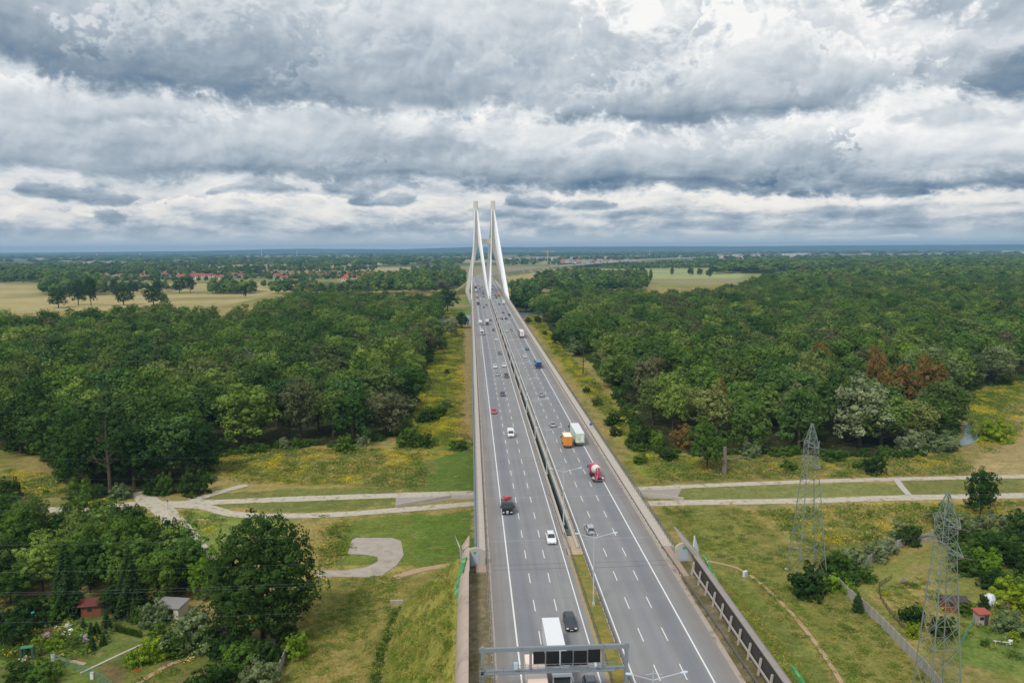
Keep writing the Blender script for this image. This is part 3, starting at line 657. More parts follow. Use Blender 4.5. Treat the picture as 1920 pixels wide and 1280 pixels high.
# ------------------------------------------------------------------ guard rails
def guard(X, y0, y1, label, x1=None, step=4.0, thin=False):
    x1 = X if x1 is None else x1
    root = empty('guard_rail', (X, y0, deck_z(y0)), 0, label, 'guard rail', 'steel guard rails along the motorway')
    xx = lambda y: X+(x1-X)*min(1, max(0, (y-y0)/max(1, min(y1, 160)-y0)))
    b = MB(); seg = list(np.arange(y0, min(y1, 161), 8))+([] if y1 < 161 else list(np.arange(161, y1, 60)))+[y1]
    for a, c in zip(seg[:-1], seg[1:]):
        za, zc = road_z(a), road_z(c)
        for dz, w in ((.78, .10), (.60, .06)): b.bar((xx(a), a, za+dz), (xx(c), c, zc+dz), w, .16)
    local(b.build('rail', m_rail), root)
    pm = MB(); pm.bar((.10, 0, 0), (.10, 0, .8), .10, .14); proto = None; n = 0; far_b = MB()
    for y in np.arange(y0+1, y1, step):
        if n < 60:
            if proto is None: proto = pm.build('post', m_post); o = proto
            else: o = proto.copy(); COL.objects.link(o)
            o.parent = root; o.location = (xx(y)-X, y-y0, road_z(y)-deck_z(y0)-.05)
        elif y < 700:
            far_b.bar((xx(y)+.1, y, road_z(y)), (xx(y)+.1, y, road_z(y)+.8), .10, .14)
        n += 1
    if far_b.v: local(tag(far_b.build('posts', m_post), kind='stuff'), root)
    return root
guard(2.35, 60, 1250, 'dark steel guard rail beside the left hand shoulder of the oncoming lanes', step=2.0)
guard(36.7, 148, 1250, 'dark steel guard rail between right hand shoulder and bridge walkway', step=2.5)
guard(38.8, 60, 148, 'pale steel guard rail bending out along the gravel verge at lower right', x1=36.75)
guard(18.55, 60, 157, 'steel guard rail on the left edge of the mossy grass median', step=3)
guard(21.0, 60, 1250, 'steel guard rail on the right edge of the central reservation', step=2.0)
guard(18.15, 157, 1250, 'low steel barrier on the oncoming side of the dark slot between decks', step=4)

# ------------------------------------------------------------------ street lamps
def make_lamp():
    r_ = empty('street_lamp', (0,0,0))
    b = MB(); b.tube([(0,0,0),(0,0,6),(0,0,12.6)], [.14,.11,.06], 8); b.box((0,0,.25), (.45,.45,.5)); b.build('pole', m_pole, r_)
    for s_, L_ in ((-1, 2.75), (1, 3.55)):
        b = MB(); b.tube([(0,0,11.55),(s_*L_*.45,0,11.95),(s_*L_*.85,0,12.3)], [.055,.05,.045], 6); b.tube([(s_*.08,0,12.35),(s_*L_*.3,0,12.2)], [.03,.03], 5); b.build('arm', m_pole, r_)
        b = MB(); x = s_*L_
        b.loft([[(x-s_*.55,-.05,12.30),(x-s_*.55,.05,12.30),(x-s_*.55,.05,12.36),(x-s_*.55,-.05,12.36)],[(x-s_*.2,-.16,12.32),(x-s_*.2,.16,12.32),(x-s_*.2,.12,12.46),(x-s_*.2,-.12,12.46)],[(x+s_*.2,-.16,12.36),(x+s_*.2,.16,12.36),(x+s_*.2,.12,12.50),(x+s_*.2,-.12,12.50)],[(x+s_*.36,-.06,12.40),(x+s_*.36,.06,12.40),(x+s_*.36,.05,12.46),(x+s_*.36,-.05,12.46)]])
        b.build('lamp_head', m_lamp, r_)
    KIDS[r_.name] = [o for o in COL.objects if o.parent == r_]
    return r_
lamp0 = make_lamp(); LY = [83.0, 125.7]+[163.4+37.2*i for i in range(29)]
ordn = ['in the mossy median at the bottom edge of the photo', 'standing in the mossy grass median before the slot begins', 'nearest one rising from the slot between the two decks']
for i, y in enumerate(LY):
    lab = 'pale twin arm street lamp, '+(ordn[i] if i < 3 else 'second along the slot between decks' if i == 3 else 'third along the slot beside the orange truck' if i == 4 else 'farther along the slot')
    o = lamp0 if i == 0 else copy_tree(lamp0)
    o.location = (19.75 if i < 2 else 19.15, y, road_z(y)-.1); tag(o, lab, 'street lamp', 'twin arm street lamps along the median')

# ------------------------------------------------------------------ overhead sign gantry
def at_plane(px, py, Y):
    d = ray(px, py); t = Y/d[1]; return float(d[0]*t), float(CAMH+d[2]*t)
gy = 97.0; gr = empty('sign_gantry', (10.2, gy, deck_z(gy)), 0, 'grey steel sign gantry across the oncoming lanes with five dark sign backs', 'gantry')
gz0 = deck_z(gy); mg2 = mat('gantry_grey_paint', S(140,150,156,K), .55, .25, var=.1, scale=.8)
def gp(nm, b, m_=mg2, p=gr): return local(b.build(nm, m_), p)
for X in (1.0, 19.55):
    b = MB(); b.box((X, gy, gz0+4.2), (.42, .45, 8.6)); b.box((X, gy, gz0+.1), (.9, .9, .4)); gp('gantry_post', b)
zt = at_plane(1040, 1214, gy)[1]; zl = at_plane(1040, 1256, gy)[1]
b = MB(); b.box((10.25, gy, zt), (19.3, .42, .50)); 
for X in (6.0, 16.6): b.box((X, gy, zt), (.14, .6, .7))
gp('top_beam', b)
b = MB(); b.box((9.4, gy, zl), (17.6, .45, .5)); b.box((18.6, gy, zl+.15), (1.9, .3, .3)); gp('lower_beam', b)
b = MB()
for X in np.arange(1.4, 18, .42): b.box((X, gy-.55, zl+.2), (.05, .7, .05))
b.bar((1.2, gy-.9, zl+.2), (18, gy-.9, zl+.2), .06); b.bar((1.2, gy-.25, zl+.2), (18, gy-.25, zl+.2), .06); b.box((9.6, gy-.57, zl+.17), (16.8, .62, .02)); gp('service_walkway', b)
b = MB()
for k_ in (.45, .8, 1.15): b.bar((1.2, gy-.9, zl+.2+k_), (18, gy-.9, zl+.2+k_), .045)
for X in np.arange(1.4, 18, 1.1): b.bar((X, gy-.9, zl+.2), (X, gy-.9, zl+1.35), .05)
gp('walkway_railing', b)
for px in (995, 1131): X = at_plane(px, 1230, gy)[0]; b = MB(); b.box((X, gy, (zt+zl)/2), (.32, .3, zt-zl-.5)); gp('hanger', b)
for i, (p0, p1, t0, t1) in enumerate(((1000,1021.5,1222,1243),(1024,1048.8,1221,1247),(1051.5,1073.5,1220.5,1245),(1076,1100.5,1220,1245),(1103,1125.5,1218,1240))):
    x0, z1 = at_plane(p0, t0, gy-.35); x1, z0 = at_plane(p1, t1, gy-.35)
    b = MB(); b.box(((x0+x1)/2, gy-.32, (z0+z1)/2), (x1-x0, .24, z1-z0)); sg = gp('sign_panel', b, mat('black_sign_back', S(12,13,18), .5))
    b = MB(); b.box((x0+.28, gy-.455, z1-.28), (.34, .02, .14)); o = b.build('maker_plate', mat('pale_blue_label', S(120,170,205), .5)); o.parent = sg; o.matrix_parent_inverse = Matrix.Translation(-Vector(gr.location))
    if i < 4: b = MB(); b.box((x1+.1, gy-.25, (zt+zl)/2+.1), (.08, .1, zt-zl-.5)); gp('mullion', b)
b = MB()
for z in np.arange(gz0+.4, zl+1.2, .35): b.bar((.62, gy-.5, z), (1.06, gy-.5, z), .04)
for X in (.62, 1.06): b.bar((X, gy-.5, gz0), (X, gy-.5, zl+1.3), .05)
for z in np.arange(gz0+2.4, zl+1.2, .7): b.tube([(.5, gy-.55, z), (.5, gy-1.1, z), (1.15, gy-1.1, z), (1.15, gy-.55, z)], .025, 4)
gp('caged_ladder', b)
b = MB(); x, z = at_plane(967, 1246, gy-.6); b.box((x, gy-.75, z), (.5, .4, .8)); gp('control_cabinet', b, mat('pale_cabinet', S(176,196,208), .5))
for px in (1116,): x, z = at_plane(px, 1243, gy-.8); b = MB(); b.box((x, gy-1.0, z), (.3, .5, .28)); b.box((x, gy-.9, z-.3), (.08, .08, .5)); gp('traffic_camera', b, m_hl)

# ------------------------------------------------------------------ noise walls and the emergency doors
nw = empty('noise_wall', (-1.5, 100, deck_z(100)), 0, 'curved pinkish concrete noise wall left of the oncoming lanes', 'noise wall')
def shell(y0, y1, xo, n, nm='shell_panel', xtop=1.9, h=3.3, end_flare=False):
    yy = np.linspace(y0, y1, n+1)
    for a, c in zip(yy[:-1], yy[1:]):
        b = MB(); rings = []
        for k_ in range(9):
            t = k_/8*pi/2; x = xo+xtop*(1-cos(t)); z = h*sin(t)
            rings.append((x, z))
        rings2 = [(x+.22*cos(i/8*pi/2)+.02, z-.22*sin(i/8*pi/2)) for i, (x, z) in enumerate(rings)]
        prof_ = rings+rings2[::-1]
        f1 = deck_z(a)-.35; f2 = deck_z(c)-.35; g = .03
        b.loft([[(x, a+g, f1+z) for x, z in prof_], [(x, c-g, f2+z) for x, z in prof_]]); local(b.build(nm, m_shell), nw)
shell(60, 134, -2.75, 18); shell(134, 145, -2.35, 3, xtop=1.6)
# flared leaves at the wall's end
def leaf(pts, nm, m_, par):
    b = MB(); P_ = [Vector(p) for p in pts]; nrm = (P_[1]-P_[0]).cross(P_[2]-P_[0]).normalized()*.12
    n = len(P_); b.add([p+nrm for p in P_]+[p-nrm for p in P_], [tuple(range(n)), tuple(reversed(range(n, 2*n)))]+[(i, (i+1) % n, n+(i+1) % n, n+i) for i in range(n)]); return local(b.build(nm, m_), par)
z = deck_z(147)
leaf([(-2.35,145,z-.3),(-1.9,145,z+2.4),(-.75,145,z+3.2),(-.75,148.5,z+3.9),(-2.3,148,z+1.8)], 'end_flare', m_shell, nw)
leaf([(-2.4,143,z-.5),(-2.4,146,z+1.5),(-3.6,149.5,z+3.6),(-2.6,147,z+2.4)], 'wing', mat('pale_grey_wing', S(186,188,190,K), .8), nw)
def door_block(x, y, flip, par):
    z = deck_z(y); b = MB(); w = 1.75
    arc = [(x-w, z-.2), (x+w, z-.2)]+[(x+w*cos(t*pi/10), z+2.1+1.25*sin(t*pi/10)) for t in range(11)]
    b.loft([[(a, y, c) for a, c in arc], [(a, y+.5, c) for a, c in arc]]); blk = local(b.build('portal_wall', m_conc), par)
    b = MB(); b.box((x-.1*flip, y-.04, z+1.05), (1.5, .08, 2.1)); d_ = b.build('door', mat('grey_steel_door', S(176,188,200,K), .5)); local(d_, par)
    b = MB(); b.box((x-.1*flip+.5, y-.12, z+1.0), (.06, .1, .16)); o = b.build('handle', m_under); o.parent = d_; o.matrix_parent_inverse = Matrix.Translation(-Vector(par.location))
    b = MB(); b.box((x-.1*flip, y-.04, z+2.45), (.5, .05, .42)); local(b.build('exit_sign', mat('green_exit_sign', S(40,176,130), .5)), par)
door_block(.35, 143.2, 1, nw)
def tri(pts, par, nm='triangular_panel'):
    o = leaf(pts, nm, mat('green_painted_panel', S(62,128,80), .7, var=.3, scale=1.5, col2=S(120,160,96), f2=(.5,.58), scale2=1.2), par); return o
z = deck_z(133)
tri([(-2.9,128,z-1.2),(-3.4,132,z+.3),(-2.0,140,z+2.9),(-1.2,140,z+3.2),(-2.2,132,z+1.9)], nw)
rw = empty('noise_wall', (39.8, 100, deck_z(100)), 0, 'dark panelled noise wall with pale posts right of the motorway', 'noise wall')
y = 137.0; k_ = 0
while y > 60:
    a, c = y, y-4.2; za, zc = deck_z(a)-.3, deck_z(c)-.3
    b = MB(); b.add([(39.85,a-.03,za),(39.85,c+.03,zc),(39.98,c+.03,zc+3.5),(39.98,a-.03,za+3.5),(40.2,a-.03,za),(40.2,c+.03,zc),(40.2,c+.03,zc+3.5),(40.2,a-.03,za+3.5)], [(0,1,2,3),(7,6,5,4),(0,4,5,1),(1,5,6,2),(2,6,7,3),(3,7,4,0)])
    local(b.build('absorber_panel', m_panel), rw)
    b = MB(); b.bar((39.35, a, za), (39.72, a, za+2.5), .26, .30); local(b.build('concrete_post', m_conc), rw)
    b = MB(); b.bar((39.5, a-.15, za+1.05), (39.5, c+.15, zc+1.05), .18, .34); local(b.build('concrete_rail', m_conc), rw)
    b = MB(); b.loft([[(39.72,p-q,zz+3.42),(39.72,p-q,zz+3.6),(40.5,p-q,zz+3.7),(41.1,p-q,zz+3.15),(41.5,p-q,zz+1.6),(41.3,p-q,zz+1.6),(40.9,p-q,zz+3.0),(40.3,p-q,zz+3.42)] for p, zz, q in ((a, za, .03), (c, zc, -.03))]); local(b.build('coping', m_cap), rw)
    y -= 4.2; k_ += 1
z = deck_z(146)
leaf([(39.9,137,z+3.2),(41.3,137,z+2.2),(41.2,142,z+2.6),(39.2,149,z+4.4),(39.4,144,z+3.5)], 'end_flare', m_cap, rw)
leaf([(41.6,141,z-.6),(41.3,143,z+2.2),(42.9,148,z+2.9),(42.8,145,z+1.2)], 'wing', mat('pale_grey_wing', S(186,188,190,K), .8), rw)
door_block(39.6, 143.0, 1, rw)
z = deck_z(136); tri([(42.6,133,z-.8),(42.2,137,z+2.2),(42.0,139.5,z+2.6),(43.6,133.5,z-1.0)], rw)
z = deck_z(97); tri([(43.4,93,z+.2),(42.6,100.5,z+2.8),(43.3,100,z+2.4),(45.0,93,z-1.2)], rw)
# sign on the bridge railing
sg = empty('road_sign', (*D(1108,805), 0), 0, 'small blue round road sign on the right bridge railing', 'road sign'); sx_, sy_ = D(1108,806); sg.location = (sx_, sy_, deck_z(sy_))
b = MB(); b.tube([(0,0,0),(0,0,2.0)], .05, 6); b.build('post', m_galv, sg); b = MB(); b.tube([(0,-.04,1.9),(0,.04,1.9)], .5, 16); b.build('disc', mat('traffic_blue', S(50,100,180), .5), sg)

# ------------------------------------------------------------------ lattice power pylons with their wires
def lattice_tower(x, y, Hh, label, rz=0.0, w0=7.4):
    r_ = empty('power_pylon', (x, y, 0), rz, label, 'pylon', 'green lattice power pylons right of the motorway')
    def wd(z): return w0*(1-z/(Hh*.74))+2.3*(z/(Hh*.74)) if z < Hh*.74 else 2.3 if z < Hh*.86 else 2.3+( .3-2.3)*((z-Hh*.86)/(Hh*.14))
    lv = [0]; st = 5.0
    while lv[-1]+st < Hh-.4: lv.append(lv[-1]+st); st = max(1.5, st*.85)
    lv.append(Hh); b = MB(); br_ = MB(); cn = ((-1,-1),(1,-1),(1,1),(-1,1))
    for a, c in zip(lv[:-1], lv[1:]):
        wa, wc = wd(a)/2, wd(c)/2
        for i, (p, q) in enumerate(cn):
            b.bar((p*wa,q*wa,a), (p*wc,q*wc,c), .15 if a < Hh*.6 else .10)
            p2, q2 = cn[(i+1) % 4]; t = .055
            br_.bar((p*wa,q*wa,a), (p2*wc,q2*wc,c), t); br_.bar((p2*wa,q2*wa,a), (p*wc,q*wc,c), t); br_.bar((p*wc,q*wc,c), (p2*wc,q2*wc,c), t)
    b.build('corner_legs', m_lattice, r_); br_.build('bracing', m_lattice, r_)
    for z, L_ in ((Hh*.74, 4.6), (Hh*.86, 3.6)):
        for s_ in (-1, 1):
            a = MB(); w = wd(z)/2
            for p in (-1, 1): a.bar((p*w,s_*w,z), (0,s_*L_,z+.25), .10); a.bar((p*w,s_*w,z+1.2), (0,s_*L_,z+.25), .08)
            for t in (.3, .6): a.bar((-w*(1-t),s_*(w+(L_-w)*t),z+.1), (w*(1-t),s_*(w+(L_-w)*t),z+.1), .07)
            ca = a.build('crossarm', m_lattice, r_)
            for xx in (-1, 1):
                a = MB(); a.tube([(0,s_*L_,z+.2), (xx*1.4,s_*L_,z-.1)], .11, 6); o = a.build('insulator', mat('brown_insulator', S(84,70,66), .4), ca)
    for p, q in cn: a = MB(); a.box((p*w0/2, q*w0/2, .1), (.7,.7,.5)); a.build('footing', m_conc, r_)
    return r_
lattice_tower(71.4, 161.5, 33.2, 'green grey lattice pylon behind the dark round bush at right', w0=6.2)
lattice_tower(71.5, 113.5, 33.2, 'large near lattice pylon at the lower right edge of the gardens', w0=5.0)
def wire(p, q, sag, label, r_=.007):
    b = MB(); pts = []
    for i in range(29):
        t = i/28; v = Vector(p).lerp(Vector(q), t); v.z -= sag*4*t*(1-t); pts.append(v)
    b.tube(pts, r_, 4); tag(b.build('power_line', m_wire), label, 'power line', 'high voltage wires crossing over the motorway')
for (tx, ty, nm) in ((71.7, 161.5, 'behind'), (71.5, 113.5, 'in front')):
    lab = 'thin sagging wire of the farther power line' if nm == 'behind' else 'thin sagging wire of the nearer power line'
    wire((tx, ty, 33.2), (tx-230, ty+2, 31), 4.0, lab); wire((tx, ty, 33.2), (tx+230, ty, 33), 4.5, lab)
    for z in (24.6, 28.5):
        for s_ in (-1, 1):
            L_ = 4.6 if z < 26 else 3.6
            wire((tx-1.4, ty+s_*L_, z-.1), (tx-231, ty+s_*L_, z-1), 5.0, lab); wire((tx+1.4, ty+s_*L_, z-.1), (tx+231, ty+s_*L_, z), 5.0, lab)
# ------------------------------------------------------------------ vehicles (all built facing -Y, towards the oncoming side)
PAINT = {}
def paint(nm, r, g, b, rough=.35, metal=0.0):
    return mat('car_paint_'+nm, S(r, g, b, .9), rough, metal, coat=.3)
p_white, p_silver, p_grey, p_dark = paint('white', 236,237,238), paint('silver', 184,190,196, .4, .3), paint('grey', 112,118,126, .4, .3), paint('anthracite', 52,56,62)
p_red, p_navy, p_blue, p_orange, p_teal = paint('red', 206,40,44), paint('navy', 44,58,84), paint('blue', 40,84,140), paint('orange', 240,150,24), paint('teal', 62,120,150)
p_maroon, p_pink, p_beige = paint('maroon', 130,44,52), paint('pink', 186,76,104), paint('beige', 226,206,190)
def rq(pts): return pts
def wheels(parent, ys_, x, r=.33, w=.24):
    for y in ys_:
        for s_ in (-1, 1):
            b = MB(); b.tube([(s_*(x-w/2), y, r), (s_*(x+w/2), y, r)], r, 14); wo = b.build('wheel', m_tyre, parent)
            b = MB(); b.tube([(s_*(x+w/2-.02), y, r), (s_*(x+w/2+.02), y, r)], r*.6, 10); b.build('rim', m_chrome, wo)
def car(kind='hatch'):
    r_ = empty('car', (0,0,0)); H = {'hatch': 1.46, 'sedan': 1.42, 'suv': 1.66, 'wagon': 1.50}[kind]; L = {'hatch': 4.1, 'sedan': 4.6, 'suv': 4.5, 'wagon': 4.7}[kind]; h = L/2
    bl_ = .62*H; b = MB()
    out = [(-h+.05,.28),(-h,.45),(-h+.03,.60),(-h+.22,.74),(-h*.50,bl_-.02),(-h*.40,bl_+.03),(h*.75,bl_+.05),(h-.12,bl_+.02),(h,.62),(h-.02,.40),(h-.10,.28)]
    b.prof(out, [(-.90,.955),(-.86,.99),(-.72,1),(.72,1),(.86,.99),(.90,.955)]); b.build('body', p_white, r_, smooth=False)
    f0, f1 = -h*.46, -h*.10; r1, r0 = {'hatch': (h*.74, h*.93), 'sedan': (h*.38, h*.74), 'suv': (h*.78, h*.95), 'wagon': (h*.80, h*.96)}[kind]
    ring = lambda z, ya, yb, w: [(-w,ya,z),(w,ya,z),(w,yb,z),(-w,yb,z)]
    b = MB(); b.loft([ring(bl_-.02, f0, r0, .80), ring(H-.07, f1, r1, .62)]); b.build('windows', m_glass, r_)
    b = MB(); b.loft([ring(H-.075, f1+.02, r1-.02, .635), ring(H-.03, f1+.06, r1-.03, .62), ring(H, f1+.30, r1-.25, .50)])
    for s_ in (-1, 1):
        for (ya, za, yb, zb, w0, w1) in ((f0, bl_, f1, H-.06, .80, .625), (r0, bl_, r1, H-.06, .80, .625), ((f1+r1)/2, bl_, (f1+r1)/2, H-.05, .812, .634)):
            b.bar((s_*w0, ya, za), (s_*w1, yb, zb), .07)
    b.build('roof', p_white, r_)
    wheels(r_, (-h*.62, h*.62), .80)
    for s_ in (-1, 1):
        b = MB(); b.box((s_*.64, -h+.10, .64), (.36, .22, .13)); b.build('headlight', m_hl, r_)
        b = MB(); b.box((s_*.70, h-.05, .80), (.26, .12, .18)); b.build('tail_light', m_tl, r_)
        b = MB(); b.box((s_*.97, f0+.25, bl_+.08), (.18, .10, .12)); b.build('mirror', p_white, r_)
    b = MB(); b.box((0, -h-.005, .43), (.9, .04, .16)); b.build('grille', m_under, r_)
    b = MB(); b.box((0, -h-.03, .42), (.50, .02, .11)); b.build('number_plate', m_plate, r_)
    b = MB(); b.box((0, h+.01, .66), (.50, .02, .11)); b.build('number_plate', m_plate, r_)
    KIDS[r_.name] = [o for o in COL.objects if o.parent == r_]
    for k_ in KIDS[r_.name]: KIDS[k_.name] = [o for o in COL.objects if o.parent == k_]
    return r_
def kids_reg(r_):
    for o in COL.objects:
        if o.parent == r_: KIDS.setdefault(r_.name, []).append(o)
    for k_ in KIDS[r_.name]: KIDS[k_.name] = [o for o in COL.objects if o.parent == k_]
    return r_
def cab(r_, y0, w, h, col, L=2.1, visor=True):
    """lorry cab whose front face is at y0"""
    b = MB(); b.prof([(y0+.06,.45),(y0,.9),(y0+.02,1.7),(y0+.30,h-.25),(y0+.55,h),(y0+L,h),(y0+L,.45)], [(-w/2,.97),(-w/2+.08,1),(w/2-.08,1),(w/2,.97)]); c_ = b.build('cab', col, r_)
    b = MB(); b.add([(-w/2+.14,y0-.012,1.72),(w/2-.14,y0-.012,1.72),(w/2-.2,y0+.235,h-.42),(-w/2+.2,y0+.235,h-.42)], [(0,1,2,3)]); b.add([(-w/2+.14,y0+.05,1.72),(w/2-.14,y0+.05,1.72),(w/2-.2,y0+.30,h-.42),(-w/2+.2,y0+.30,h-.42)], [(3,2,1,0)]); b.build('windscreen', m_glass, r_)
    for s_ in (-1, 1):
        b = MB(); b.box((s_*(w/2+.005), y0+.85, h*.62), (.03, .8, .7)); b.build('side_window', m_glass, r_)
        b = MB(); b.box((s_*(w/2+.2), y0+.15, h*.66), (.22, .16, .62)); b.build('mirror', m_under, r_)
        b = MB(); b.box((s_*(w/2-.32), y0-.03, .72), (.42, .08, .22)); b.build('headlight', m_hl, r_)
    if visor: b = MB(); b.box((0, y0+.14, h-.28), (w*.86, .34, .10)); b.build('sun_visor', m_under, r_)
    b = MB(); b.box((0, y0-.02, 1.15), (w*.7, .06, .55)); b.build('grille', m_under, r_)
    b = MB(); b.box((0, y0-.05, .5), (.52, .02, .12)); b.build('number_plate', m_plate, r_)
def cargo(r_, y0, y1, w, z0, z1, m_box, m_rear=None, m_roof=None, nm='cargo_box', doors=True):
    b = MB(); b.box((0, (y0+y1)/2, (z0+z1)/2), (w, y1-y0, z1-z0)); b.build(nm, m_box, r_)
    b = MB(); b.box((0, (y0+y1)/2, z1+.012), (w-.04, y1-y0-.04, .03)); b.build('box_roof', m_roof or p_white, r_)
    if doors:
        for s_ in (-1, 1):
            b = MB(); b.box((s_*w/4, y1+.02, (z0+z1)/2), (w/2-.10, .05, z1-z0-.16)); d_ = b.build('rear_door', m_rear or m_box, r_)
            b = MB(); b.box((s_*.22, y1+.06, (z0+z1)/2), (.05, .03, z1-z0-.3)); b.build('lock_bar', m_galv, d_)
def chassis(r_, y0, y1, w=2.3, axles=(), lights=True):
    b = MB(); b.box((0, (y0+y1)/2, .85), (1.0, y1-y0, .3)); b.build('chassis', m_under, r_)
    wheels(r_, axles, w/2-.12, .50, .34)
    if lights:
        b = MB(); b.box((0, y1-.05, .68), (2.3, .12, .18)); b.build('rear_bumper', m_galv, r_)
        for s_ in (-1, 1): b = MB(); b.box((s_*.95, y1+.02, .68), (.34, .06, .16)); b.build('tail_light', m_tl, r_)
def artic(cabcol, boxcol, rear=None, roof=None):
    r_ = empty('articulated_lorry', (0,0,0)); cab(r_, -8.1, 2.5, 3.7, cabcol)
    b = MB(); b.prof([(-7.4,3.7),(-6.2,3.98),(-6.1,3.7)], [(-1.0,1),(1.0,1)]); b.build('air_deflector', cabcol, r_)
    chassis(r_, -7.8, 7.5, axles=(-7.0,-3.6,3.3,4.6,5.9)); cargo(r_, -5.7, 7.7, 2.55, 1.15, 4.0, boxcol, rear, roof)
    for s_ in (-1, 1): b = MB(); b.box((s_*1.2, .6, .8), (.06, 4.0, .6)); b.build('side_guard', m_galv, r_)
    return kids_reg(r_)
def boxtruck(cabcol, boxcol, L=7.0, h=3.5, roof=None, nm='box_truck'):
    r_ = empty(nm, (0,0,0)); cab(r_, -L/2, 2.2, 2.7, cabcol, 1.8, False); chassis(r_, -L/2+.4, L/2-.1, 2.1, axles=(-L/2+1.1, L/2-1.5)); cargo(r_, -L/2+1.95, L/2, 2.35, .95, h, boxcol, None, roof); return kids_reg(r_)
def van():
    r_ = empty('van', (0,0,0)); b = MB(); h = 2.75
    b.prof([(-h+.05,.32),(-h,.6),(-h+.1,.95),(-h+.85,1.2),(-h+1.55,1.95),(-h+1.9,2.02),(h-.15,2.02),(h,1.6),(h,.35)], [(-.98,.95),(-.9,1),(.9,1),(.98,.95)]); b.build('body', p_white, r_)
    b = MB(); b.add([(-.82,-h+.83,1.25),(.82,-h+.83,1.25),(.74,-h+1.47,1.93),(-.74,-h+1.47,1.93)], [(0,1,2,3)]); b.build('windscreen', m_glass, r_)
    for s_ in (-1, 1):
        b = MB(); b.box((s_*.985, -h+1.9, 1.5), (.03, .9, .5)); b.build('side_window', m_glass, r_)
        b = MB(); b.box((s_*1.1, -h+1.15, 1.35), (.2, .12, .3)); b.build('mirror', m_under, r_)
        b = MB(); b.box((s_*.72, -h+.05, .82), (.36, .22, .2)); b.build('headlight', m_hl, r_)
        b = MB(); b.box((s_*.9, h+.0, 1.1), (.14, .05, .5)); b.build('tail_light', m_tl, r_)
    b = MB(); b.box((0, -h-.02, .55), (.9, .05, .3)); b.build('grille', m_under, r_); b = MB(); b.box((0, -h-.05, .55), (.5, .02, .12)); b.build('number_plate', m_plate, r_)
    wheels(r_, (-1.85, 1.75), .88, .36); return kids_reg(r_)
def mixer(cabcol, drumcol):
    r_ = empty('concrete_mixer', (0,0,0)); cab(r_, -4.2, 2.5, 3.0, cabcol, 1.9, False); chassis(r_, -3.8, 4.0, axles=(-3.3,-1.6,1.4,2.7))
    b = MB(); pts = [(0,-2.1,1.9),(0,-1.4,2.15),(0,.3,2.45),(0,1.6,2.7),(0,2.7,2.95),(0,3.2,3.1)]; b.tube(pts, [.55,.95,1.22,1.05,.62,.5], 18); b.build('drum', drumcol, r_, smooth=True)
    b = MB(); b.tube([(0,3.0,3.45),(0,3.4,2.9),(0,3.8,2.1)], [.5,.42,.3], 8); b.box((0,3.4,1.6),(1.5,.9,.9)); b.build('hopper', cabcol, r_)
    b = MB(); b.bar((.1,3.9,2.0),(.5,4.5,1.0),.4,.12); b.build('chute', cabcol, r_)
    for s_ in (-1, 1): b = MB(); b.box((s_*1.15, 3.4, 1.1), (.5, 1.5, .08)); b.build('mudguard', p_beige, r_)
    b = MB(); b.bar((-.8,3.6,1.2),(-.5,3.2,3.3),.08); b.bar((.8,3.6,1.2),(.5,3.2,3.3),.08); b.build('drum_frame', cabcol, r_)
    return kids_reg(r_)
def flatbed():
    r_ = empty('flatbed_truck', (0,0,0)); cab(r_, -3.9, 2.4, 2.9, p_dark, 2.0, False); chassis(r_, -3.5, 3.9, axles=(-2.9,1.6,2.8))
    b = MB(); b.box((0,1.0,1.25),(2.45,5.6,.14)); b.build('load_bed', mat('grey_load_bed', S(92,88,84), .8), r_)
    for s_ in (-1, 1): b = MB(); b.box((s_*1.2,1.0,1.5),(.06,5.6,.45)); b.build('side_board', p_dark, r_)
    b = MB(); b.box((0,-1.55,2.0),(.6,.6,1.6)); b.bar((0,-1.5,2.8),(1.0,-.7,3.1),.3); b.bar((1.0,-.7,3.1),(-.9,-1.0,3.3),.26); b.tube([(-.2,-1.4,2.7),(-.2,-1.4,3.3)], .42, 10); b.build('folded_crane', p_red, r_)
    b = MB(); b.box((0,-3.95,.9),(.5,.04,.3)); b.build('front_emblem', p_white, r_)
    return kids_reg(r_)
def dumper():
    r_ = empty('tipper_truck', (0,0,0)); cab(r_, -5.2, 2.5, 3.0, p_blue, 2.0, False); chassis(r_, -4.8, 5.0, axles=(-4.3,-2.4,2.2,3.6))
    b = MB(); y0, y1 = -3.0, 5.0; w = 1.25
    b.loft([[(-w,y0,1.2),(w,y0,1.2),(w,y1-.5,1.2),(-w,y1-.5,1.2)],[(-w,y0-.1,3.0),(w,y0-.1,3.0),(w,y1,3.0),(-w,y1,3.0)]]); b.build('tipping_body', p_blue, r_)
    b = MB(); b.box((0,(y0+y1)/2,3.06),(2.3,y1-y0-.2,.08)); b.build('tarpaulin', p_teal, r_); return kids_reg(r_)
CARS = {k_: car(k_) for k_ in ('hatch', 'sedan', 'suv', 'wagon')}; _used = set()
TR = {}
def rep(o, m_from, m_to):
    for c in [o]+KIDS_ALL(o):
        if c.type == 'MESH':
            for sl_ in c.material_slots:
                if sl_.material == m_from: sl_.link = 'OBJECT'; sl_.material = m_to
def KIDS_ALL(o): return [c for c in COL.objects if c.parent == o or (c.parent and c.parent.parent == o)] if False else _kids(o)
def _kids(o): return [x for c in o.children for x in [c]+list(c.children)]
